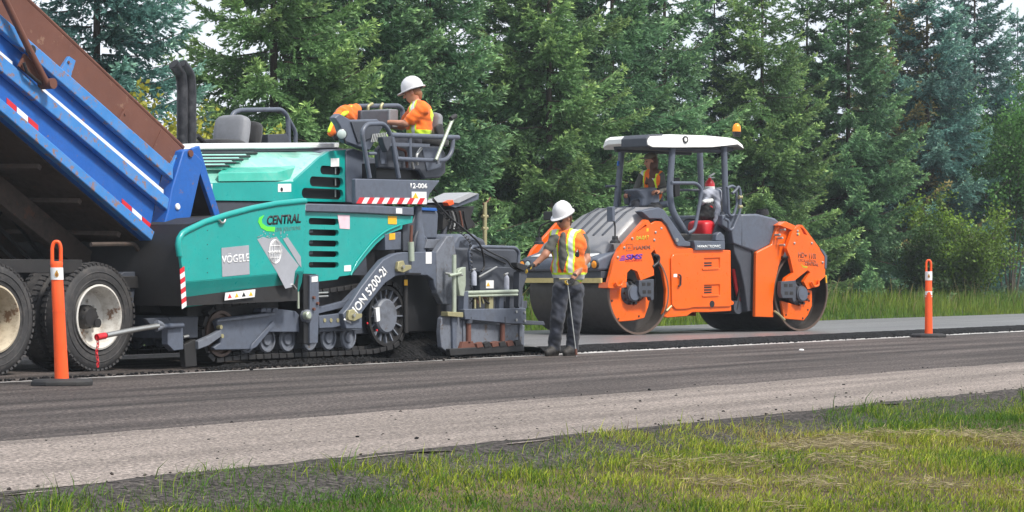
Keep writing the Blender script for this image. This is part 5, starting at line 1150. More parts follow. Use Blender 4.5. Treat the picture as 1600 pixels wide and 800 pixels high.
ry = hplate('rear_yoke', [(1238, 362), (1250, 351), (1254, 352), (1262, 362), (1281, 388), (1290, 401), (1289, 432), (1280, 440), (1272, 449), (1262, 452), (1256, 440), (1266, 425), (1262, 422), (1252, 430), (1242, 438), (1226, 440), (1228, 434), (1240, 426), (1234, 400), (1229, 388)], NY, NY + .06, 'orange', None, 0)
cut(ry, MB().prism(HR.pl([(1250, 354), (1255, 357), (1261.5, 367), (1256, 366)], NY), NY - .1, NY + .2))
hplate('rear_guard', [(1281, 388), (1286, 390), (1293, 400), (1292, 420), (1289, 420), (1289, 401)], NY - .01, WD, 'grey', ry, .008); htube('tow_eye', [(1268, 440), (1272, 448), (1279, 446), (1279, 438)], NY - .03, .018, 'orange', ry, .03)
hplate('yoke_web', [(1218, 352), (1238, 360), (1246, 354), (1228, 346)], NY + .03, .3, 'orange', ry, .006)
for x, y in ((1246, 366), (1241, 380), (1268, 380), (1285, 410), (1226, 359), (1218, 367), (1222, 372), (1225, 383), (1246, 361)): MB().lathe(hp(x, y, NY), (0, -1, 0), [(-.09, .019), (.012, .019), (.016, .012), (.016, 0)], 10).build('bolt', M['steel'], ry)
htext('HD+ 110i', 'model_lettering', ry, 1247, 402, 1275, 404.5, NY - .001, 8.5, 'brownp', bold=.03, shear=.1); htext('OSCILLATION', 'model_lettering', ry, 1247, 408.5, 1275, 410.5, NY - .001, 4.5, 'brownp', bold=.01); htext('CENTRAL', 'owner_lettering', ry, 1257.5, 414, 1279, 416, NY - .001, 5, 'brownp', bold=.04)
hplate('green_swoosh', [(1251, 412), (1256, 416), (1262, 416), (1261, 419), (1255, 418)], NY - .003, NY, 'limey', ry, 0); hplate('sticker', [(1247, 363), (1250, 364), (1249, 368), (1246, 367)], NY - .003, NY, 'yellow', ry, 0); htube('yellow_lever', [(1290, 430), (1291, 442)], NY, .014, 'yellow', ry)
hplate('far_yoke', [(1238, 362), (1254, 352), (1281, 388), (1290, 401), (1289, 432), (1262, 452), (1240, 426)], WD + .05, WD + .11, 'orange', None, .006, at=NY)
for i in range(4): htube('drum_hose', [(1222 - i, 402 + i), (1236, 402 + 2 * i), (1241 - i, 412 + i), (1238 - i * 2, 426)], NY + .05 + .04 * i, .02, 'black', None, .05)
htube('scraper_arm', [(1210, 486), (1218, 492), (1226, 500)], -.03, .018, 'zinc'); 
# ---- operator stand: step plate, posts, roof
stp = hplate('step_plate', [(1084, 376), (1133, 377), (1133, 390), (1086, 391), (1086, 384)], -.04, .3, 'grey', None, .008); htext('HAMMTRONIC', 'step_lettering', stp, 1090, 387.5, 1126, 387, -.041, 4.5, 'whiteg', bold=.02)
MB().prism(HR.pl([(1080, 376), (1080, 386), (1135, 388), (1135, 376)], 0), .1, WD - .1).build('cab_floor', M['greyd'], rol_, .01)
PNr, PFr = .24, 1.18
MB().tube([hp(x, y, PNr) for x, y in ((1051, 226), (1046, 300), (1050, 330), (1064, 352), (1080, 378))], .050, 12, fillet=.12).build('front_post', M['grey'], rol_)
MB().tube([hp(x, y, PFr) for x, y in ((972, 230), (963, 322), (963, 334))], .048, 12).build('front_post', M['grey'], rol_)
MB().tube([hp(x, y, PNr) for x, y in ((1131, 224), (1134, 337))], .048, 12).build('rear_post', M['grey'], rol_)
MB().tube([hp(x, y, PFr) for x, y in ((1093, 224), (1097, 337))], .048, 12).build('rear_post', M['grey'], rol_)
htube('post_sticker', [(966.4, 252), (965.6, 259)], PFr - .052, .02, 'blue', None, 0)
# base tube on top of the hood
MB().tube([hp(963, 328, PFr), hp(1010, 324, .75), hp(1046, 318, PNr)], .05, 12).build('base_tube', M['grey'], rol_)
# roof shell
zr0, zr1 = hp(1051, 231, PNr).z, hp(1051, 209, PNr).z
sx0, sx1 = hp(1017, 231, .13).x, hp(1164, 225, .13).x
def roof_ring(s, z0, z1, inn=0.0):
    a, b = .12 + inn, 1.16 - inn; r = .09
    return [(s, a, z0), (s, a - .0, z1 - r), (s, a + r * .35, z1 - r * .3), (s, a + r * 1.4, z1), (s, b - r * 1.4, z1), (s, b - r * .35, z1 - r * .3), (s, b, z1 - r), (s, b, z0), (s, b - .10, z0 + .04), (s, a + .10, z0 + .04)]
rf = MB().loft([roof_ring(sx0 - .02, zr0 + .02, zr1 - .08, .05), roof_ring(sx0 + .04, zr0 - .01, zr1 - .035, .015), roof_ring(sx0 + .5, zr0, zr1 - .01), roof_ring(sx1 - .7, zr0 + .03, zr1), roof_ring(sx1 - .16, zr0 + .09, zr1 - .015), roof_ring(sx1, zr0 + .03, zr1 - .09, .03)]).build('roof', M['white'], rol_, .015, seg=3)
MB().box(sx0 + .1, sx1 - .1, .26, 1.02, zr0 - .005, zr0 + .05).build('roof_frame', M['greyd'], rf, .015)
MB().prism([(sx0 - .03, zr0 + .0), (sx0 - .032, zr1 - .085), (sx0 + .035, zr1 - .030), (sx0 + .3, zr1 - .012), (sx0 + .3, zr0 - .012), (sx0 + .05, zr0 - .018)], .19, .72).build('roof_band', M['greyd'], rf, .012)
for n in (.28, 1.02): MB().tube([(sx0 + .15, n, zr0 - .01), (sx1 - .25, n, zr0 - .01)], .035, 10).build('roof_tube', M['greyd'], rf)
c = hp(1071, 218, .115); MB().lathe(c, (0, -1, 0), [(-.01, .052), (.012, .05), (.014, .036), (.004, .034)], 20).build('roof_lamp', M['black'], rf); MB().lathe(c, (0, -1, 0), [(0, .034), (.008, .03), (.008, 0)], 18).build('lamp_glass', M['white'], rf)
c = hp(1151, 207, .15); bn = MB().lathe(c, (0, 0, 1), [(-.06, .05), (.0, .065), (.012, .065), (.012, 0)], 18).build('beacon_base', M['black'], rf); MB().lathe(c + V3(0, 0, .01), (0, 0, 1), [(0, .062), (.07, .06), (.10, .048), (.125, .02), (.128, 0)], 18).build('beacon_lens', M['amber'], rf)
# door rail, grab rails, far rails
htube('door_rail', [(1049, 286), (1088, 286), (1097, 296), (1091, 330), (1085, 360), (1075, 364)], -.0, .026, 'grey', None, .09)
htube('grab_rail', [(1136, 294), (1144, 290), (1150, 294), (1152, 318), (1146, 338), (1139, 336), (1137, 294)], .02, .022, 'grey', None, .05); htube('grab_rail', [(1144, 302), (1150, 298), (1154, 290), (1157, 300), (1156, 332), (1145, 358), (1139, 360), (1139, 345), (1132, 342)], -.02, .022, 'grey', None, .05)
for y in (308, 323): htube('rail_clamp', [(1154, y), (1159, y)], -.02, .028, 'zinc')
htube('far_grab_rail', [(947, 291), (962, 291), (969, 296), (969, 320)], PFr, .018, 'grey', None, .05); htube('far_cross_rail', [(1040, 297), (1100, 297), (1128, 294)], PFr, .02, 'greyd'); htube('seat_rail', [(1065, 374), (1066, 346), (1072, 342), (1098, 342)], 1.0, .02, 'greyd', None, .04)
# console, steering wheel
cn = hplate('control_console', [(996, 296), (1026, 292), (1031, 300), (1032, 322), (1004, 323), (1006, 310)], .62, .95, 'grey', None, .03); htube('joystick', [(985, 318), (986, 305), (985, 300)], 1.0, .035, 'black', cn, 0)
hplate('arm_pod', [(980, 303), (992, 303), (995, 319), (982, 320)], .9, 1.0, 'greyd', cn, .02)
c = hp(1030, 290, .75); MB().tube([c + V3(math.cos(a * .3142) * .19, math.sin(a * .3142) * .19, math.cos(a * .3142) * .07) for a in range(21)], .015, 8).build('steering_wheel', M['black'], cn)
htube('steering_column', [(1030, 291), (1034, 318)], .75, .035, 'greyd', cn, 0); hplate('display_pad', [(1054, 278), (1063, 277), (1063, 306), (1055, 308)], .55, .62, 'black', None, .01)
# driver seat, red cover
q = hp(1096, 360, .45); rs = cushion('red_seat', M['red'], rol_, q, .13, .20, .15, R(-4)); cushion('seat_back', M['blackc'], rs, hp(1112, 330, .55), .07, .2, .2, R(10))
hplate('seat_pillar', [(1112, 372), (1120, 352), (1130, 330), (1136, 330), (1134, 376)], .22, .3, 'greyd', None, .03); hplate('side_pod', [(1118, 376), (1120, 366), (1126, 362), (1132, 368), (1133, 377)], .0, .1, 'grey', None, .01)
# mirrors
mr = hplate('mirror_head', [(957, 323), (961, 322.5), (961, 346), (957, 346.5)], -.02, .10, 'grey', None, .008); htube('mirror_stalk', [(959, 345), (961, 352), (961, 374)], .02, .012, 'black', mr, .03); MB().lathe(hp(961, 380, .02), (0, 0, 1), [(0, .075), (.03, .07), (.05, .045), (.10, .04), (.10, 0)], 14).build('mirror_base', M['black'], mr)
m2 = hplate('mirror_head', [(850, 333), (866, 328), (868, 340), (853, 345)], WD + .1, WD + .16, 'black', None, .008, at=.0) if False else None
HX = -.62
P1 = HR.pe(842, 372, -.7); P2 = HR.pe(843, 353, -.72); P3 = HR.pe(860, 346, -.75)
m2 = MB().tube([P1, P2, P3], .013, 8, fillet=.08).build('mirror_stalk', M['black'], rol_); c0 = HR.pe(859, 337, -.76); MB().box(c0.x - .03, c0.x + .03, c0.y - .11, c0.y + .11, c0.z - .065, c0.z + .06).build('mirror_head', M['black'], m2, .012)
MB().lathe(P1 - V3(0, 0, .09), (0, 0, 1), [(0, .075), (.03, .07), (.05, .045), (.10, .04), (.10, 0)], 14).build('mirror_base', M['black'], m2)
MB().prism([(-.2, 1.0), (-.5, 1.05), (-.1, 1.42), (.05, 1.45)], WD - .02, WD + .04).build('far_fender', M['orange'], rol_, .01)
MB().lathe(hp(1024, 322, .3), (0, 0, 1), [(-.05, .11), (.02, .10), (.03, .07), (.05, .07), (.05, 0)], 18).build('filler_cap', M['black'], hood)
# ================================================================ PEOPLE AND SOFT THINGS (one continuous surface each)
def sdf_prim(P, pr):
    kind = pr[0]
    if kind == 'c':                           # tapered capsule
        a, b, ra, rb = np.array(pr[1]), np.array(pr[2]), pr[3], pr[4]; ab = b - a; t = np.clip(((P - a) @ ab) / max(ab @ ab, 1e-9), 0, 1)
        return np.linalg.norm(P - a - t[..., None] * ab, axis=-1) - (ra + (rb - ra) * t)
    c, ax, rr = np.array(pr[1]), np.array(pr[2]), np.array(pr[3])   # ellipsoid: centre, 3x3 axes, radii
    q = ((P - c) @ ax.T) / rr; l = np.linalg.norm(q, axis=-1); g_ = np.linalg.norm(q / rr, axis=-1)
    return l * (l - 1) / np.maximum(g_, 1e-6)
def prim_box(pr):
    if pr[0] == 'c':
        r = max(pr[3], pr[4]); a, b = np.array(pr[1]), np.array(pr[2]); return np.minimum(a, b) - r, np.maximum(a, b) + r
    r = max(pr[3]); c = np.array(pr[1]); return c - r, c + r
def surfnet(prims, vox):
    lo = np.min([prim_box(p)[0] for p in prims], 0) - .05; hi = np.max([prim_box(p)[1] for p in prims], 0) + .05
    n = np.ceil((hi - lo) / vox).astype(int) + 1; Dm = np.full(n, 1.0, np.float32)
    for pr in prims:
        k = pr[-1]; a, b = prim_box(pr); i0 = np.maximum(((a - .05 - lo) / vox).astype(int), 0); i1 = np.minimum(((b + .05 - lo) / vox).astype(int) + 2, n)
        g_ = np.stack(np.meshgrid(*[lo[d] + vox * np.arange(i0[d], i1[d]) for d in range(3)], indexing='ij'), -1)
        d = sdf_prim(g_, pr); sl = tuple(slice(i0[q], i1[q]) for q in range(3)); o = Dm[sl]
        h = np.clip(.5 + .5 * (o - d) / k, 0, 1); Dm[sl] = o * (1 - h) + d * h - k * h * (1 - h)
    c = n - 1; S = np.zeros(tuple(c) + (3,)); C = np.zeros(tuple(c)); quads = []
    idx = np.stack(np.meshgrid(*[np.arange(m) for m in n], indexing='ij'), -1)
    for ax in range(3):
        s0 = [slice(None)] * 3; s1 = [slice(None)] * 3; s0[ax] = slice(0, -1); s1[ax] = slice(1, None)
        d0, d1 = Dm[tuple(s0)], Dm[tuple(s1)]; cr = (d0 < 0) != (d1 < 0); E = np.argwhere(cr); t = d0[cr] / (d0[cr] - d1[cr])
        pos = E.astype(float); pos[:, ax] += t; o1, o2 = [(1, 2), (2, 0), (0, 1)][ax]; cells = []
        for u, v in ((-1, -1), (0, -1), (0, 0), (-1, 0)):
            q = E.copy(); q[:, o1] += u; q[:, o2] += v; ok = np.all((q >= 0) & (q < c), 1); cells.append(q)
            qq = q[ok]; np.add.at(S, tuple(qq.T), pos[ok]); np.add.at(C, tuple(qq.T), 1)
        f = d0[cr] < 0; Q = np.stack([np.ravel_multi_index(tuple(np.clip(q, 0, c - 1).T), c) for q in cells], 1); Q[~f] = Q[~f][:, ::-1]; quads.append(Q)
    used = C.ravel() > 0; mp = np.cumsum(used) - 1; V = lo + vox * (S.reshape(-1, 3)[used] / C.ravel()[used][:, None]); F = mp[np.vstack(quads)]
    return V, F
def soft(name, prims, mats, vox=.009, paints=(), parent=None, loc=(0, 0, 0), wrinkle=.0, smooth_it=1, wr_mats=()):
    """prims: ('c', a, b, ra, rb, mat, k) or ('e', centre, axes, radii, mat, k); paints: (test(points) -> mask, from mats, to mat)"""
    V, F = surfnet(prims, vox); ctr = V[F].mean(1)
    best = np.full(len(F), 9.0); mi = np.zeros(len(F), int); names = list(dict.fromkeys([p[-2] for p in prims] + [p[2] for p in paints]))
    for p in prims:
        d = sdf_prim(ctr, p); m = d < best; best[m] = d[m]; mi[m] = names.index(p[-2])
    for test, src, dst in paints:
        m = test(ctr) & np.isin(mi, [names.index(x) for x in src if x in names]); mi[m] = names.index(dst)
    if wrinkle:
        cloth = np.zeros(len(V), bool); cloth[F[np.isin(mi, [names.index(x) for x in wr_mats if x in names])].ravel()] = True
        nrm = np.zeros_like(V); fn = np.cross(V[F[:, 2]] - V[F[:, 0]], V[F[:, 3]] - V[F[:, 1]]); np.add.at(nrm, F.ravel(), np.repeat(fn, 4, 0)); nrm = unit(nrm)
        w = np.sin(V[:, 2] * 46 + np.sin(V[:, 0] * 23) * 2.2 + V[:, 1] * 17) * .55 + np.sin(V[:, 2] * 83 + V[:, 0] * 51 - V[:, 1] * 39) * .3 + np.sin(V[:, 0] * 61 + V[:, 2] * 21) * .35
        V = V + nrm * (w * wrinkle * cloth)[:, None]
    me = bpy.data.meshes.new(name); me.from_pydata(V.tolist(), [], F.tolist()); [me.materials.append(M[k]) for k in names]; me.polygons.foreach_set('material_index', mi.astype(np.int32)); me.shade_smooth()
    bm = bmesh.new(); bm.from_mesh(me); bmesh.ops.smooth_vert(bm, verts=bm.verts, factor=.35, use_axis_x=True, use_axis_y=True, use_axis_z=True); bmesh.ops.recalc_face_normals(bm, faces=bm.faces); bm.to_mesh(me); bm.free()
    o = bpy.data.objects.new(name, me); COL.objects.link(o); o.location = loc
    if parent: o.parent = parent
    return o
def axes(f, up=(0, 0, 1)):
    f = np.array(f, float); f /= np.linalg.norm(f); s = np.cross(f, np.array(up, float)); s /= np.linalg.norm(s); u = np.cross(s, f); return np.array([f, s, u])
def joints(base):
    """picture column, row and metres of depth -> metres from the person's base"""
    D = base.y
    return lambda x, y, d=0.0: np.array([(x - 800) / FPX * (D + d) - base.x, d, CH + (HOR - y) / FPX * (D + d) - base.z])
def C(a, b, ra, rb, m, k=.02): return ('c', a, b, ra, rb, m, k)
def E(c, ax, r, m, k=.015): return ('e', c, ax, r, m, k)
def head(c, A, skin, k=1.0):
    f, s, u = A; P = [E(c, A, (.094 * k, .074 * k, .112 * k), skin, .02), E(c + f * .028 * k - u * .055 * k, A, (.062 * k, .052 * k, .062 * k), skin, .02),
        C(c + f * .088 * k + u * .012 * k, c + f * .112 * k - u * .022 * k, .010 * k, .015 * k, skin, .008), E(c + f * .082 * k - u * .058 * k, A, (.016 * k, .026 * k, .008 * k), 'lip', .004),
        E(c + f * .080 * k + u * .024 * k, A, (.014 * k, .055 * k, .010 * k), skin, .008)]
    for sg in (-1, 1):
        P += [E(c + s * .075 * k * sg - u * .005 * k, A, (.022 * k, .012 * k, .032 * k), skin, .004), E(c + f * .080 * k + s * .030 * k * sg + u * .006 * k, A, (.012 * k, .013 * k, .008 * k), 'eye', .002)]
    return P
M['lip'] = flat('lips', (0.40, 0.14, 0.11), 0.45); M['eye'] = flat('eyes', (0.03, 0.022, 0.018), 0.3)
def hand(w, d, palm_n, skin, tip=None, curl=.5, k=1.0, grip=0.0):
    """palm from wrist w along d; five fingers bending towards palm_n"""
    d = np.array(d, float); d /= np.linalg.norm(d); pn = np.array(palm_n, float); pn -= d * (pn @ d); pn /= np.linalg.norm(pn); s = np.cross(d, pn); P = []
    c = w + d * .05 * k; P.append(E(c, np.array([d, s, pn]), (.055 * k, .042 * k, .02 * k), skin, .012)); P.append(C(w - d * .03, w + d * .02, .026 * k, .026 * k, skin, .012))
    for i, (o, ln_) in enumerate(((-.032, .062), (-.011, .076), (.010, .080), (.031, .072))):
        a = w + d * .088 * k + s * o * k; cr = curl + .08 * i; d1 = d * math.cos(cr) + pn * math.sin(cr); b = a + d1 * ln_ * .5 * k; d2 = d * math.cos(cr * 2.1) + pn * math.sin(cr * 2.1); e = b + d2 * ln_ * .5 * k
        P += [C(a, b, .0095 * k, .009 * k, skin, .005), C(b, e, .009 * k, .0078 * k, tip or skin, .003)]
    a = w + d * .03 * k + s * .034 * k; b = a + (d * .6 + s * .55 + pn * .5) * .042 * k; e = b + (d * .7 + pn * .6) * .034 * k
    return P + [C(a, b, .013 * k, .011 * k, skin, .008), C(b, e, .0105 * k, .009 * k, tip or skin, .003)]
def hard_hat(parent, c, A, k=1.0, mat='hat'):
    f, s, u = [Vector(x) for x in A]; c = Vector(c); rings = []; N_ = 32
    prof = [(-.012, 1.17, .030), (-.006, 1.19, .034), (.0, 1.17, .030), (.004, 1.04, .004), (.03, 1.02, 0), (.07, .93, 0), (.10, .76, 0), (.125, .5, 0), (.137, .22, 0), (.139, .02, 0)]
    for z, r, br in prof:
        ring = []
        for i in range(N_):
            t = 2 * math.pi * i / N_; fr = .122 * k * r; sr = .104 * k * r; x = math.cos(t); bb = br * max(0, x) ** 2 * k * 1.2
            rid = 1 + (.035 if abs(math.sin(t)) < .25 and z > .03 else 0); ring.append(c + f * (x * fr + bb) + s * math.sin(t) * sr + u * (z * k * rid - .012 * max(0, x) * (br > 0)))
        rings.append(ring)
    b = MB(); b.loft(rings, cap=False); b.loft([[p - u * .003 for p in rings[0]], [p * 1.0 + (c - p) * .14 + u * .0 for p in rings[0]]], cap=False)
    h = b.build('hard_hat', M[mat], parent, 0, 50)
    MB().tube([c + f * math.cos(a) * .112 * k + s * math.sin(a) * .096 * k - u * .012 for a in [R(90 + i * 18) for i in range(11)]], .011, 6).build('head_band', M['black'], h); return h

# ---- worker standing beside the screed
D0 = FPX * CH / (556 - HOR); base = Vector(((876 - 800) / FPX * D0, D0, 0))
J = joints(base); root = bpy.data.objects.new('person', None); COL.objects.link(root); root.location = base
tag(root, 'worker in grey hard hat and orange vest standing beside the screed, looking down', 'person')
hc = J(880, 341, -.07); HA = axes((-.60, -.68, -.40)); tf = axes((-.42, -.9, -.05))
sR, eR, wR = J(867, 371, -.06), J(852, 398, -.14), J(836, 413, -.17); sL, eL, wL = J(910, 372, .02), J(917, 405, -.04), J(896, 434, -.20)
pr = [E(J(887, 384, 0), tf, (.15, .225, .20), 'vest_o', .03), E(J(889, 418, 0), tf, (.16, .22, .22), 'vest_o', .04), C(J(866, 367, -.05), J(907, 367, .03), .062, .062, 'vest_o', .03),
      E(J(881, 398, -.10), tf, (.075, .055, .26), 'tee', .008), E(J(885, 440, -.02), tf, (.118, .158, .09), 'tee', .02), E(J(888, 450, 0), tf, (.12, .165, .10), 'jeans', .03),
      C(J(885, 366, -.01), J(883, 350, -.03), .055, .052, 'skint', .02), C(J(886, 366, 0), J(886, 361, 0), .075, .062, 'tee', .02)]
pr += [C(sR, sR * .35 + eR * .65, .062, .056, 'tee', .02), C(sR * .4 + eR * .6, eR, .046, .042, 'skint', .012), C(eR, wR, .042, .029, 'skint', .02)]
pr += [C(sL, sL * .35 + eL * .65, .064, .058, 'tee', .02), C(sL * .4 + eL * .6, eL, .048, .043, 'skint', .012), C(eL, wL, .043, .030, 'skint', .02)]
pr += hand(wR, J(824, 418, -.18) - wR, (-.2, -.2, -1), 'glove', 'gloves', .45); pr += hand(wL, J(887, 449, -.22) - wL, (-.7, -.3, .2), 'glove', 'gloves', .85)
for hx, kx, ax_, tx, dz in ((877, 871, 866, 852, -.06), (899, 898, 894, 880, .05)):
    h, kn, an = J(hx, 452, dz), J(kx, 499, dz - .05), J(ax_, 541, dz + .02)
    pr += [C(h, kn, .104, .080, 'jeans', .03), C(kn, an, .078, .074, 'jeans', .03), C(an + [0, 0, .05], an + [0, 0, -.04], .05, .052, 'boot', .01)]
    hl = np.array([an[0] + .025, an[1] + .03, .055]); tp = np.array([J(tx, 550, dz)[0] + .02, dz - .13, .040]); md = hl * .45 + tp * .55 + [0, 0, .012]
    pr += [C(hl, md, .044, .047, 'boot', .02), C(md, tp, .046, .036, 'boot', .012), C(an + [0, 0, -.02], md, .05, .042, 'boot', .02), C(np.array([hl[0], hl[1], .016]), np.array([tp[0], tp[1], .014]), .030, .026, 'boot', .008)]
pr += head(hc, HA, 'skint', 1.0)
def band(c, ax_, w0, w1): return lambda P: (((P - c) @ np.array(ax_)) > w0) & (((P - c) @ np.array(ax_)) < w1)
def both(a, b): return lambda P: a(P) & b(P)
ch = J(886, 400, 0); side = tf[1]
def vest_paint(P):
    return ((P - ch) @ tf[0]) > -9
M['vest_o'] = M['hivis']
def stripe(lo, hi, front): return lambda P: (lambda q: (q > lo) & (q < hi) & (((P - ch) @ tf[0] > 0) if front else True))((P - ch) @ side)
def belt(lo, hi): return lambda P: (lambda q: (q > lo) & (q < hi))(P[:, 2] - ch[2])
pn = [(belt(-.30, -.19), ['vest_o'], 'lemon'), (belt(-.275, -.215), ['lemon'], 'reflect')]
for sg in (-1, 1):
    q = (lambda sg: lambda P: (lambda v: (v > .055) & (v < .145))(sg * ((P - ch) @ side)) & (P[:, 2] > ch[2] - .19))(sg); q2 = (lambda sg: lambda P: (lambda v: (v > .075) & (v < .125))(sg * ((P - ch) @ side)) & (P[:, 2] > ch[2] - .19))(sg)
    pn += [(q, ['vest_o'], 'lemon'), (q2, ['lemon'], 'reflect')]
bd = soft('body', pr, None, .0085, pn, root, wrinkle=.006, wr_mats=('vest_o', 'jeans', 'tee', 'lemon', 'reflect'))
hard_hat(root, hc + HA[2] * .056 - HA[0] * .018, HA, 1.04)
soft('hair', [E(hc - HA[0] * .045 - HA[2] * .01, HA, (.066, .080, .085), 'hair', .01), C(hc - HA[0] * .06 - HA[2] * .07, hc - HA[0] * .07 - HA[2] * .1, .045, .03, 'hair', .02)], None, .009, (), root)
gl = MB(); [gl.lathe(Vector(hc + HA[0] * .094 + HA[1] * .034 * sg + HA[2] * .008), Vector(HA[0]), [(-.004, .024), (.004, .022), (.006, 0)], 12) for sg in (-1, 1)]; gl.tube([Vector(hc + HA[0] * .09 - HA[1] * .07 + HA[2] * .01), Vector(hc + HA[0] * .10 + HA[2] * .012), Vector(hc + HA[0] * .09 + HA[1] * .07 + HA[2] * .01)], .005, 5); gl.build('sunglasses', M['black'], root)
px_ = [J(899, 393, -.16), J(906, 393, -.12)]
pc = J(901, 391, -.13); PB = MB().box(-.03, .03, -.02, .02, -.075, .075).build('chest_radio', M['black'], root, .008); PB.location = pc; PB.rotation_euler = (0, 0, R(-15))
MB().box(-.018, .018, -.024, -.02, -.02, .03).build('radio_label', M['reflect'], PB)
# thin depth probe held in the gloved hand
ra, rb_ = J(886, 436, -.235), J(901, 553, -.26); rb_[2] = .0
rod = MB().tube([Vector((0, 0, 0)) + Vector(ra - rb_), Vector((ra - rb_) * .5), Vector((0, 0, .0))], .006, 8).build('depth_probe', M['steel'], None); rod.location = base + Vector(rb_); tag(rod, 'thin steel depth probe held upright by the standing worker', 'probe')
MB().tube([Vector((ra - rb_) * .10), Vector((ra - rb_) * .02)], .014, 8).build('probe_tip', M['rust'], rod); q = Vector(ra - rb_); MB().tube([q - V3(.09, 0, .0), q + V3(.03, 0, 0)], .011, 8).build('probe_handle', M['zinc'], rod)

# ---- paver operator
bw = VP.world(vp(655, 222, .40)); J = joints(bw); root = bpy.data.objects.new('person', None); COL.objects.link(root); root.location = bw
tag(root, 'paver operator in white hard hat and orange high-visibility shirt, seated at the controls', 'person')
hc = J(645, 145, 0); HA = axes((-.93, .10, -.30)); tf = axes((-.95, .18, -.05)); ch = J(656, 188, 0)
s1, e1, w1 = J(660, 171, -.16), J(634, 193, -.20), J(606, 191, -.12); s2, e2, w2 = J(650, 171, .17), J(628, 198, .22), J(606, 197, .15)
pr = [E(J(656, 181, 0), tf, (.155, .20, .18), 'vest_o', .03), E(J(655, 203, 0), tf, (.15, .185, .14), 'vest_o', .04), E(J(652, 218, 0), tf, (.14, .18, .09), 'tee', .03), C(J(659, 166, -.12), J(653, 166, .13), .062, .062, 'vest_o', .03), C(J(654, 166, 0), J(648, 154, 0), .058, .052, 'skin', .02)]
for s_, e_, w__ in ((s1, e1, w1), (s2, e2, w2)):
    pr += [C(s_, s_ * .3 + e_ * .7, .074, .072, 'vest_o', .025), C(s_ * .35 + e_ * .65, e_, .044, .040, 'skin', .01), C(e_, w__, .039, .027, 'skin', .02)]
pr += hand(w1, J(592, 187, -.10) - w1, (0, 0, -1), 'skin', None, .35); pr += hand(w2, J(594, 195, .13) - w2, (0, 0, -1), 'skin', None, .4)
for d in (-.11, .11):
    h, kn, an = J(650, 222, d), J(612, 226, d * 1.3), J(612, 262, d * 1.3); pr += [C(h, kn, .09, .065, 'jeans', .03), C(kn, an, .06, .045, 'jeans', .02), C(an, J(598, 268, d * 1.3), .05, .04, 'boot', .01)]
pr += head(hc, HA, 'skin', 1.0)
def wst(P): return (P[:, 2] > ch[2] - .20) & (P[:, 2] < ch[2] - .115)
def fr(lo, hi): return lambda P: (lambda q: (q > lo) & (q < hi))((P - ch) @ tf[0])
def chest(P): return P[:, 2] > ch[2] - .2
def ny(P): return np.abs((P - ch) @ tf[1]) < .205
pn = [(wst, ['vest_o'], 'lemon'), (lambda P: wst(P) & (np.sin(P[:, 0] * 40) > 2), ['lemon'], 'reflect'), (both(both(fr(.005, .085), ny), chest), ['vest_o'], 'lemon'), (both(both(fr(.025, .065), ny), chest), ['lemon'], 'reflect'), (both(fr(-.3, -.145), chest), ['vest_o'], 'lemon')]
# sleeves stay orange
sleeve = lambda P: np.minimum(sdf_prim(P, pr[5]), sdf_prim(P, pr[8])) < .004
pn.append((sleeve, ['lemon', 'reflect'], 'vest_o'))
soft('body', pr, None, .0085, pn, root, wrinkle=.006, wr_mats=('vest_o', 'jeans', 'lemon'))
hard_hat(root, hc + HA[2] * .045 - HA[0] * .012, HA, 1.06)
soft('hair', [E(hc - HA[0] * .032 + HA[2] * .006, HA, (.070, .080, .080), 'hairb', .01), C(hc - HA[0] * .06 - HA[2] * .04, hc - HA[0] * .055 - HA[2] * .07, .045, .035, 'hairb', .02)], None, .009, (), root)

# ---- roller operator
bw = HR.world(hp(1020, 312, .80)); J = joints(bw); root = bpy.data.objects.new('person', None); COL.objects.link(root); root.location = bw
tag(root, 'roller operator in cap and orange vest with long brown hair, seated under the white roof', 'person')
hc = J(1017, 252, 0); HA = axes((-.90, -.35, -.18)); tf = axes((-.70, -.70, 0)); ch = J(1018, 286, 0)
s1, e1, w1 = J(1003, 274, .05), J(994, 296, -.05), J(987, 300, -.14); s2, e2, w2 = J(1033, 274, -.05), J(1037, 296, -.12), J(1030, 300, -.22)
pr = [E(J(1018, 283, 0), tf, (.115, .165, .19), 'vest_o', .03), E(J(1019, 303, 0), tf, (.125, .16, .15), 'vest_o', .04), C(J(1005, 272, .04), J(1031, 272, -.04), .055, .055, 'vest_o', .03), C(J(1018, 271, 0), J(1017, 262, 0), .05, .048, 'skin', .02)]
for s_, e_, w__ in ((s1, e1, w1), (s2, e2, w2)): pr += [C(s_, e_, .055, .048, 'tee', .02), C(e_, w__, .044, .030, 'tee', .02)]
pr += hand(w1, (-.7, -.4, -.2), (0, 0, -1), 'skint', None, .6); pr += hand(w2, (-.7, -.5, .1), (0, 0, -1), 'skint', None, .7)
for d in (-.10, .10):
    h, kn, an = J(1020, 311, d), J(992, 318, d - .2), J(994, 352, d - .2); pr += [C(h, kn, .085, .06, 'jeans', .03), C(kn, an, .058, .045, 'jeans', .02), C(an, an + [-.16, -.1, -.03], .045, .04, 'boot', .01)]
pr += head(hc, HA, 'skin', .97)
pn = []
for sg in (-1, 1):
    q = (lambda sg: lambda P: (lambda v: (v > .05) & (v < .14))(sg * ((P - ch) @ tf[1])))(sg); q2 = (lambda sg: lambda P: (lambda v: (v > .075) & (v < .115))(sg * ((P - ch) @ tf[1])))(sg)
    pn += [(q, ['vest_o'], 'lemon'), (q2, ['lemon'], 'reflect')]
soft('body', pr, None, .010, pn, root, wrinkle=.005, wr_mats=('vest_o', 'tee'))
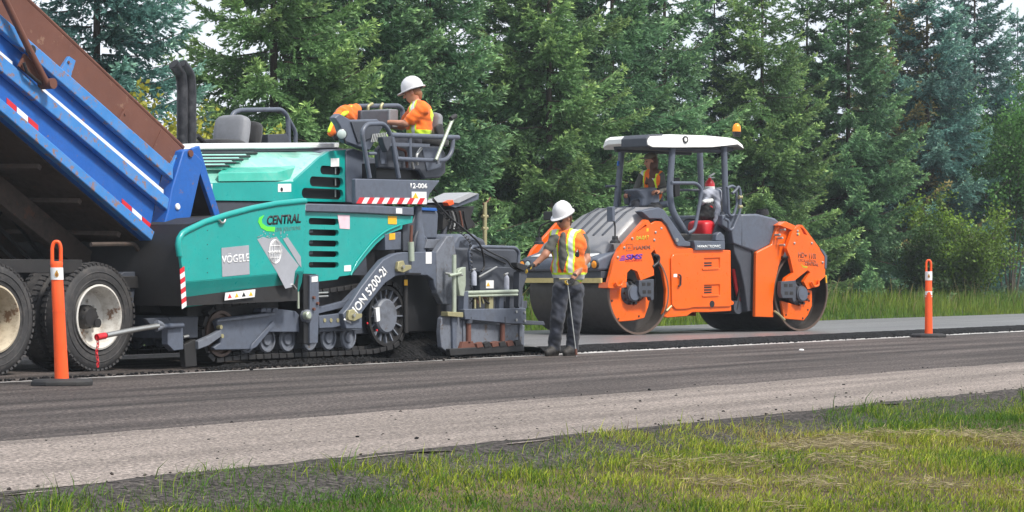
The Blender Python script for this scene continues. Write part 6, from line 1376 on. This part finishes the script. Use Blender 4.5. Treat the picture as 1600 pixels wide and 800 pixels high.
f, s, u = HA; hr = [E(hc - f * .030 + u * .02, HA, (.085, .088, .10), 'hair', .02), C(hc - f * .04 - u * .02, J(1024, 290, -.08), .062, .05, 'hair', .03), C(hc - f * .0 - s * .055 - u * .03, J(1015, 294, -.13), .036, .03, 'hair', .02), C(hc + s * .05 - f * .02 - u * .03, J(1010, 286, -.10), .034, .026, 'hair', .02), C(J(1022, 270, -.08), J(1018, 298, -.13), .05, .03, 'hair', .02), C(J(1026, 268, -.06), J(1030, 294, -.10), .045, .025, 'hair', .02)]
soft('hair', hr, None, .009, (), root, wrinkle=.006, wr_mats=('hair',))
cp = soft('cap', [E(hc + u * .068 - f * .012, HA, (.102, .086, .062), 'khaki', .02), E(hc + u * .062 + f * .105, HA, (.075, .068, .009), 'khaki', .012)], None, .008, (), root)

# ================================================================ SMALL THINGS
def soft_thing(name, label, cat, frame, org, prims, mats_w, vox=.010):
    o = soft(name, prims, None, vox, (), None, frame.world(org), .007, wr_mats=mats_w); o.rotation_euler = (0, 0, frame.rz); return tag(o, label, cat)
def rel(frame, o, x, y, n): q = frame.p(x, y, n) - o; return np.array(q)
I3 = np.eye(3)
o = vp(536, 205, .75); r_ = lambda x, y, n=.75: rel(VP, o, x, y, n)
soft_thing('jacket', 'orange and black work jacket hung over the rail in front of the console', 'jacket', VP, o,
    [C(r_(535, 176), r_(556, 172), .075, .07, 'hivis', .03), C(r_(540, 180), r_(556, 186), .09, .07, 'hivis', .04), C(r_(534, 172, .85), r_(524, 186, .85), .055, .05, 'blackc', .02), C(r_(528, 180), r_(518, 208), .05, .045, 'hivis', .02), C(r_(524, 192, .82), r_(526, 214, .82), .055, .04, 'blackc', .02), C(r_(531, 190, .7), r_(533, 214, .7), .04, .03, 'hivis', .02), C(r_(548, 168, .72), r_(536, 180, .68), .022, .022, 'lemon', .008), C(r_(522, 184, .7), r_(514, 205, .7), .018, .02, 'lemon', .008)], ('hivis', 'blackc'))
o = hp(1112, 330, .42); r_ = lambda x, y, n=.42: rel(HR, o, x, y, n)
soft_thing('grey_jacket', 'pale grey jacket draped over the roller seat', 'jacket', HR, o,
    [C(r_(1101, 303), r_(1122, 302), .06, .07, 'cloth', .03), C(r_(1104, 308), r_(1098, 318), .05, .03, 'cloth', .02), C(r_(1121, 303, .36), r_(1121, 330, .32), .062, .05, 'cloth', .03), C(r_(1121, 330, .32), r_(1116, 362, .28), .05, .03, 'cloth', .02), C(r_(1110, 300), r_(1122, 310), .06, .06, 'cloth', .03)], ('cloth',))
o = hp(1104, 330, .44); r_ = lambda x, y, n=.44: rel(HR, o, x, y, n)
soft_thing('black_bag', 'black bag on the red roller seat, below the grey jacket', 'bag', HR, o, [E(r_(1105, 328), I3, (.11, .13, .15), 'blackc', .02), E(r_(1104, 338), I3, (.12, .13, .08), 'blackc', .03), C(r_(1100, 315, .38), r_(1112, 313, .38), .03, .03, 'whiteg', .01), C(r_(1110, 322, .3), r_(1113, 324, .3), .012, .012, 'red', .005)], ('blackc',))
# fire extinguisher behind the seat
q = hp(1109, 304, .62); fe = bpy.data.objects.new('fire_extinguisher', None); COL.objects.link(fe); fe.location = HR.world(q); fe.rotation_euler = (0, 0, HR.rz); tag(fe, 'red and white fire extinguisher behind the roller seat', 'extinguisher')
MB().lathe((0, 0, -.14), (0, 0, 1), [(0, .0), (0, .075), (.30, .075), (.35, .05), (.37, .025), (.39, .025), (.39, 0)], 20).build('bottle', M['redt'], fe); MB().lathe((0, 0, .02), (0, 0, 1), [(0, .0765), (.10, .0765)], 20).build('paper_label', M['whitet'], fe); MB().bar((-.02, 0, .27), (.10, 0, .32), .025, .018).bar((-.02, 0, .25), (.09, 0, .255), .025, .015).cyl((0, 0, .25), (0, 0, 1), .022, .06).build('valve_lever', M['steel'], fe)
# orange delineator posts
def delineator(px, py, top, lab, bands, lean, turn):
    d = FPX * CH / (py - HOR); k = d / FPX; H_ = (py - top) * k
    e = bpy.data.objects.new('delineator_post', None); COL.objects.link(e); e.location = ((px - 800) * k, d, 0); e.rotation_euler = (0, 0, R(turn)); tag(e, lab, 'post', 'orange delineator posts along the lane')
    b = MB(); n = 8; rg_ = [(.255, .19, 0), (.255, .19, .034), (.235, .17, .052), (.10, .08, .058)]
    b.loft([[(sx * math.copysign(1, math.cos(a)) * min(1, abs(math.cos(a)) * 1.3), sy * math.copysign(1, math.sin(a)) * min(1, abs(math.sin(a)) * 1.3), z) for a in [R(22.5 + 45 * i) for i in range(8)]] for sx, sy, z in rg_]).build('rubber_base', M['baser'], e, .006)
    def ring(z, rx, ry): return [(lean * z + rx * math.cos(2 * math.pi * i / 18), ry * math.sin(2 * math.pi * i / 18), z) for i in range(18)]
    hh = H_ - .20; lv = [(.03, .060, .055), (.25, .056, .05), (.6, .052, .045), (hh - .21, .052, .042), (hh - .20, .050, .04), (hh - .02, .050, .036), (hh, .054, .036), (hh + .02, .050, .03)]
    pl_ = MB().loft([ring(*q) for q in lv]).build('post_tube', M['orange_p'], e, 0, 50)
    for z in (.62,): MB().loft([ring(z, .0545, .0475), ring(z + .012, .0545, .0475)]).build('ring_joint', M['orange_p'], pl_)
    zz = hh + .01; P = [V3(lean * zz - .036, 0, zz), V3(lean * zz - .036, 0, zz + .13), V3(lean * zz - .02, 0, zz + .175), V3(lean * zz + .02, 0, zz + .175), V3(lean * zz + .036, 0, zz + .13), V3(lean * zz + .036, 0, zz)]
    MB().tube(P, .0165, 10, fillet=.03).build('grab_loop', M['orange_p'], e)
    for i, (ya, yb) in enumerate(bands):
        za, zb = (py - ya) * k, (py - yb) * k; q = MB().loft([ring(za, .0535, .0435), ring(zb, .0535, .0435)]).build('reflective_band', M['silver' if False else 'whitet'], pl_, 0, 50)
        if i == 0:
            zc_ = (za + zb) / 2; x = lean * zc_; s_ = .032; F1 = [(-.5, -.7), (0, -.95), (.5, -.7), (.6, -.1), (.3, .35), (.1, 1), (-.3, .5), (-.6, -.1)]
            MB().prism([(x + a * s_ * .9, zc_ + c_ * s_) for a, c_ in F1], -.0475, -.044).build('flame_mark', M['gold'], q); MB().prism([(x + a * s_ * .4, zc_ - .008 + c_ * s_ * .45) for a, c_ in F1], -.049, -.0475).build('flame_core', M['brownp'], q)
    return e
M['gold'] = flat('gold_print', (0.45, 0.24, 0.03), 0.4)
delineator(97, 602, 375, 'orange post with one white band beside the truck wheels, nearest the camera', [(437, 418)], -.045, 8)
delineator(1451, 527, 405, 'orange post with two white bands at the far right beyond the roller', [(438, 424), (464, 455)], 0.0, -5)
# scraps lying on the lane
for i, (x, y, r0, mk, lab) in enumerate(((1252, 548, .02, 'whitet', 'small white stone lying on the dark lane right of the worker'),)):
    d = FPX * CH / (y - HOR); b = MB(); b.loft([[(r0 * 1.8 * rr * math.cos(a * .785) * (1 + .2 * math.sin(a * 3)), r0 * 1.2 * rr * math.sin(a * .785), z) for a in range(8)] for rr, z in ((.9, 0), (1, .012), (.6, .022))])
    s_ = b.build('stone', M[mk], None, .004); s_.location = ((x - 800) / FPX * d, d, 0); tag(s_, lab, 'stone')

# ================================================================ THIN HAZE OF STEAM AND SMOKE
hz = MB().box(-130, 150, -6, 185, -1.7, 16).build('haze', None, None, 0, 0); tag(hz, kind='stuff'); hz['label'] = 'thin bluish haze of steam and smoke in the air'
hm = bpy.data.materials.new('haze_air'); hm.use_nodes = True; t = hm.node_tree; t.nodes.clear()
vo = t.nodes.new('ShaderNodeVolumePrincipled'); vo.inputs['Color'].default_value = (0.84, 0.92, 1.0, 1); vo.inputs['Density'].default_value = 0.00058; vo.inputs['Anisotropy'].default_value = 0.2
ou = t.nodes.new('ShaderNodeOutputMaterial'); t.links.new(vo.outputs[0], ou.inputs['Volume'])
hz.data.materials.clear(); hz.data.materials.append(hm)
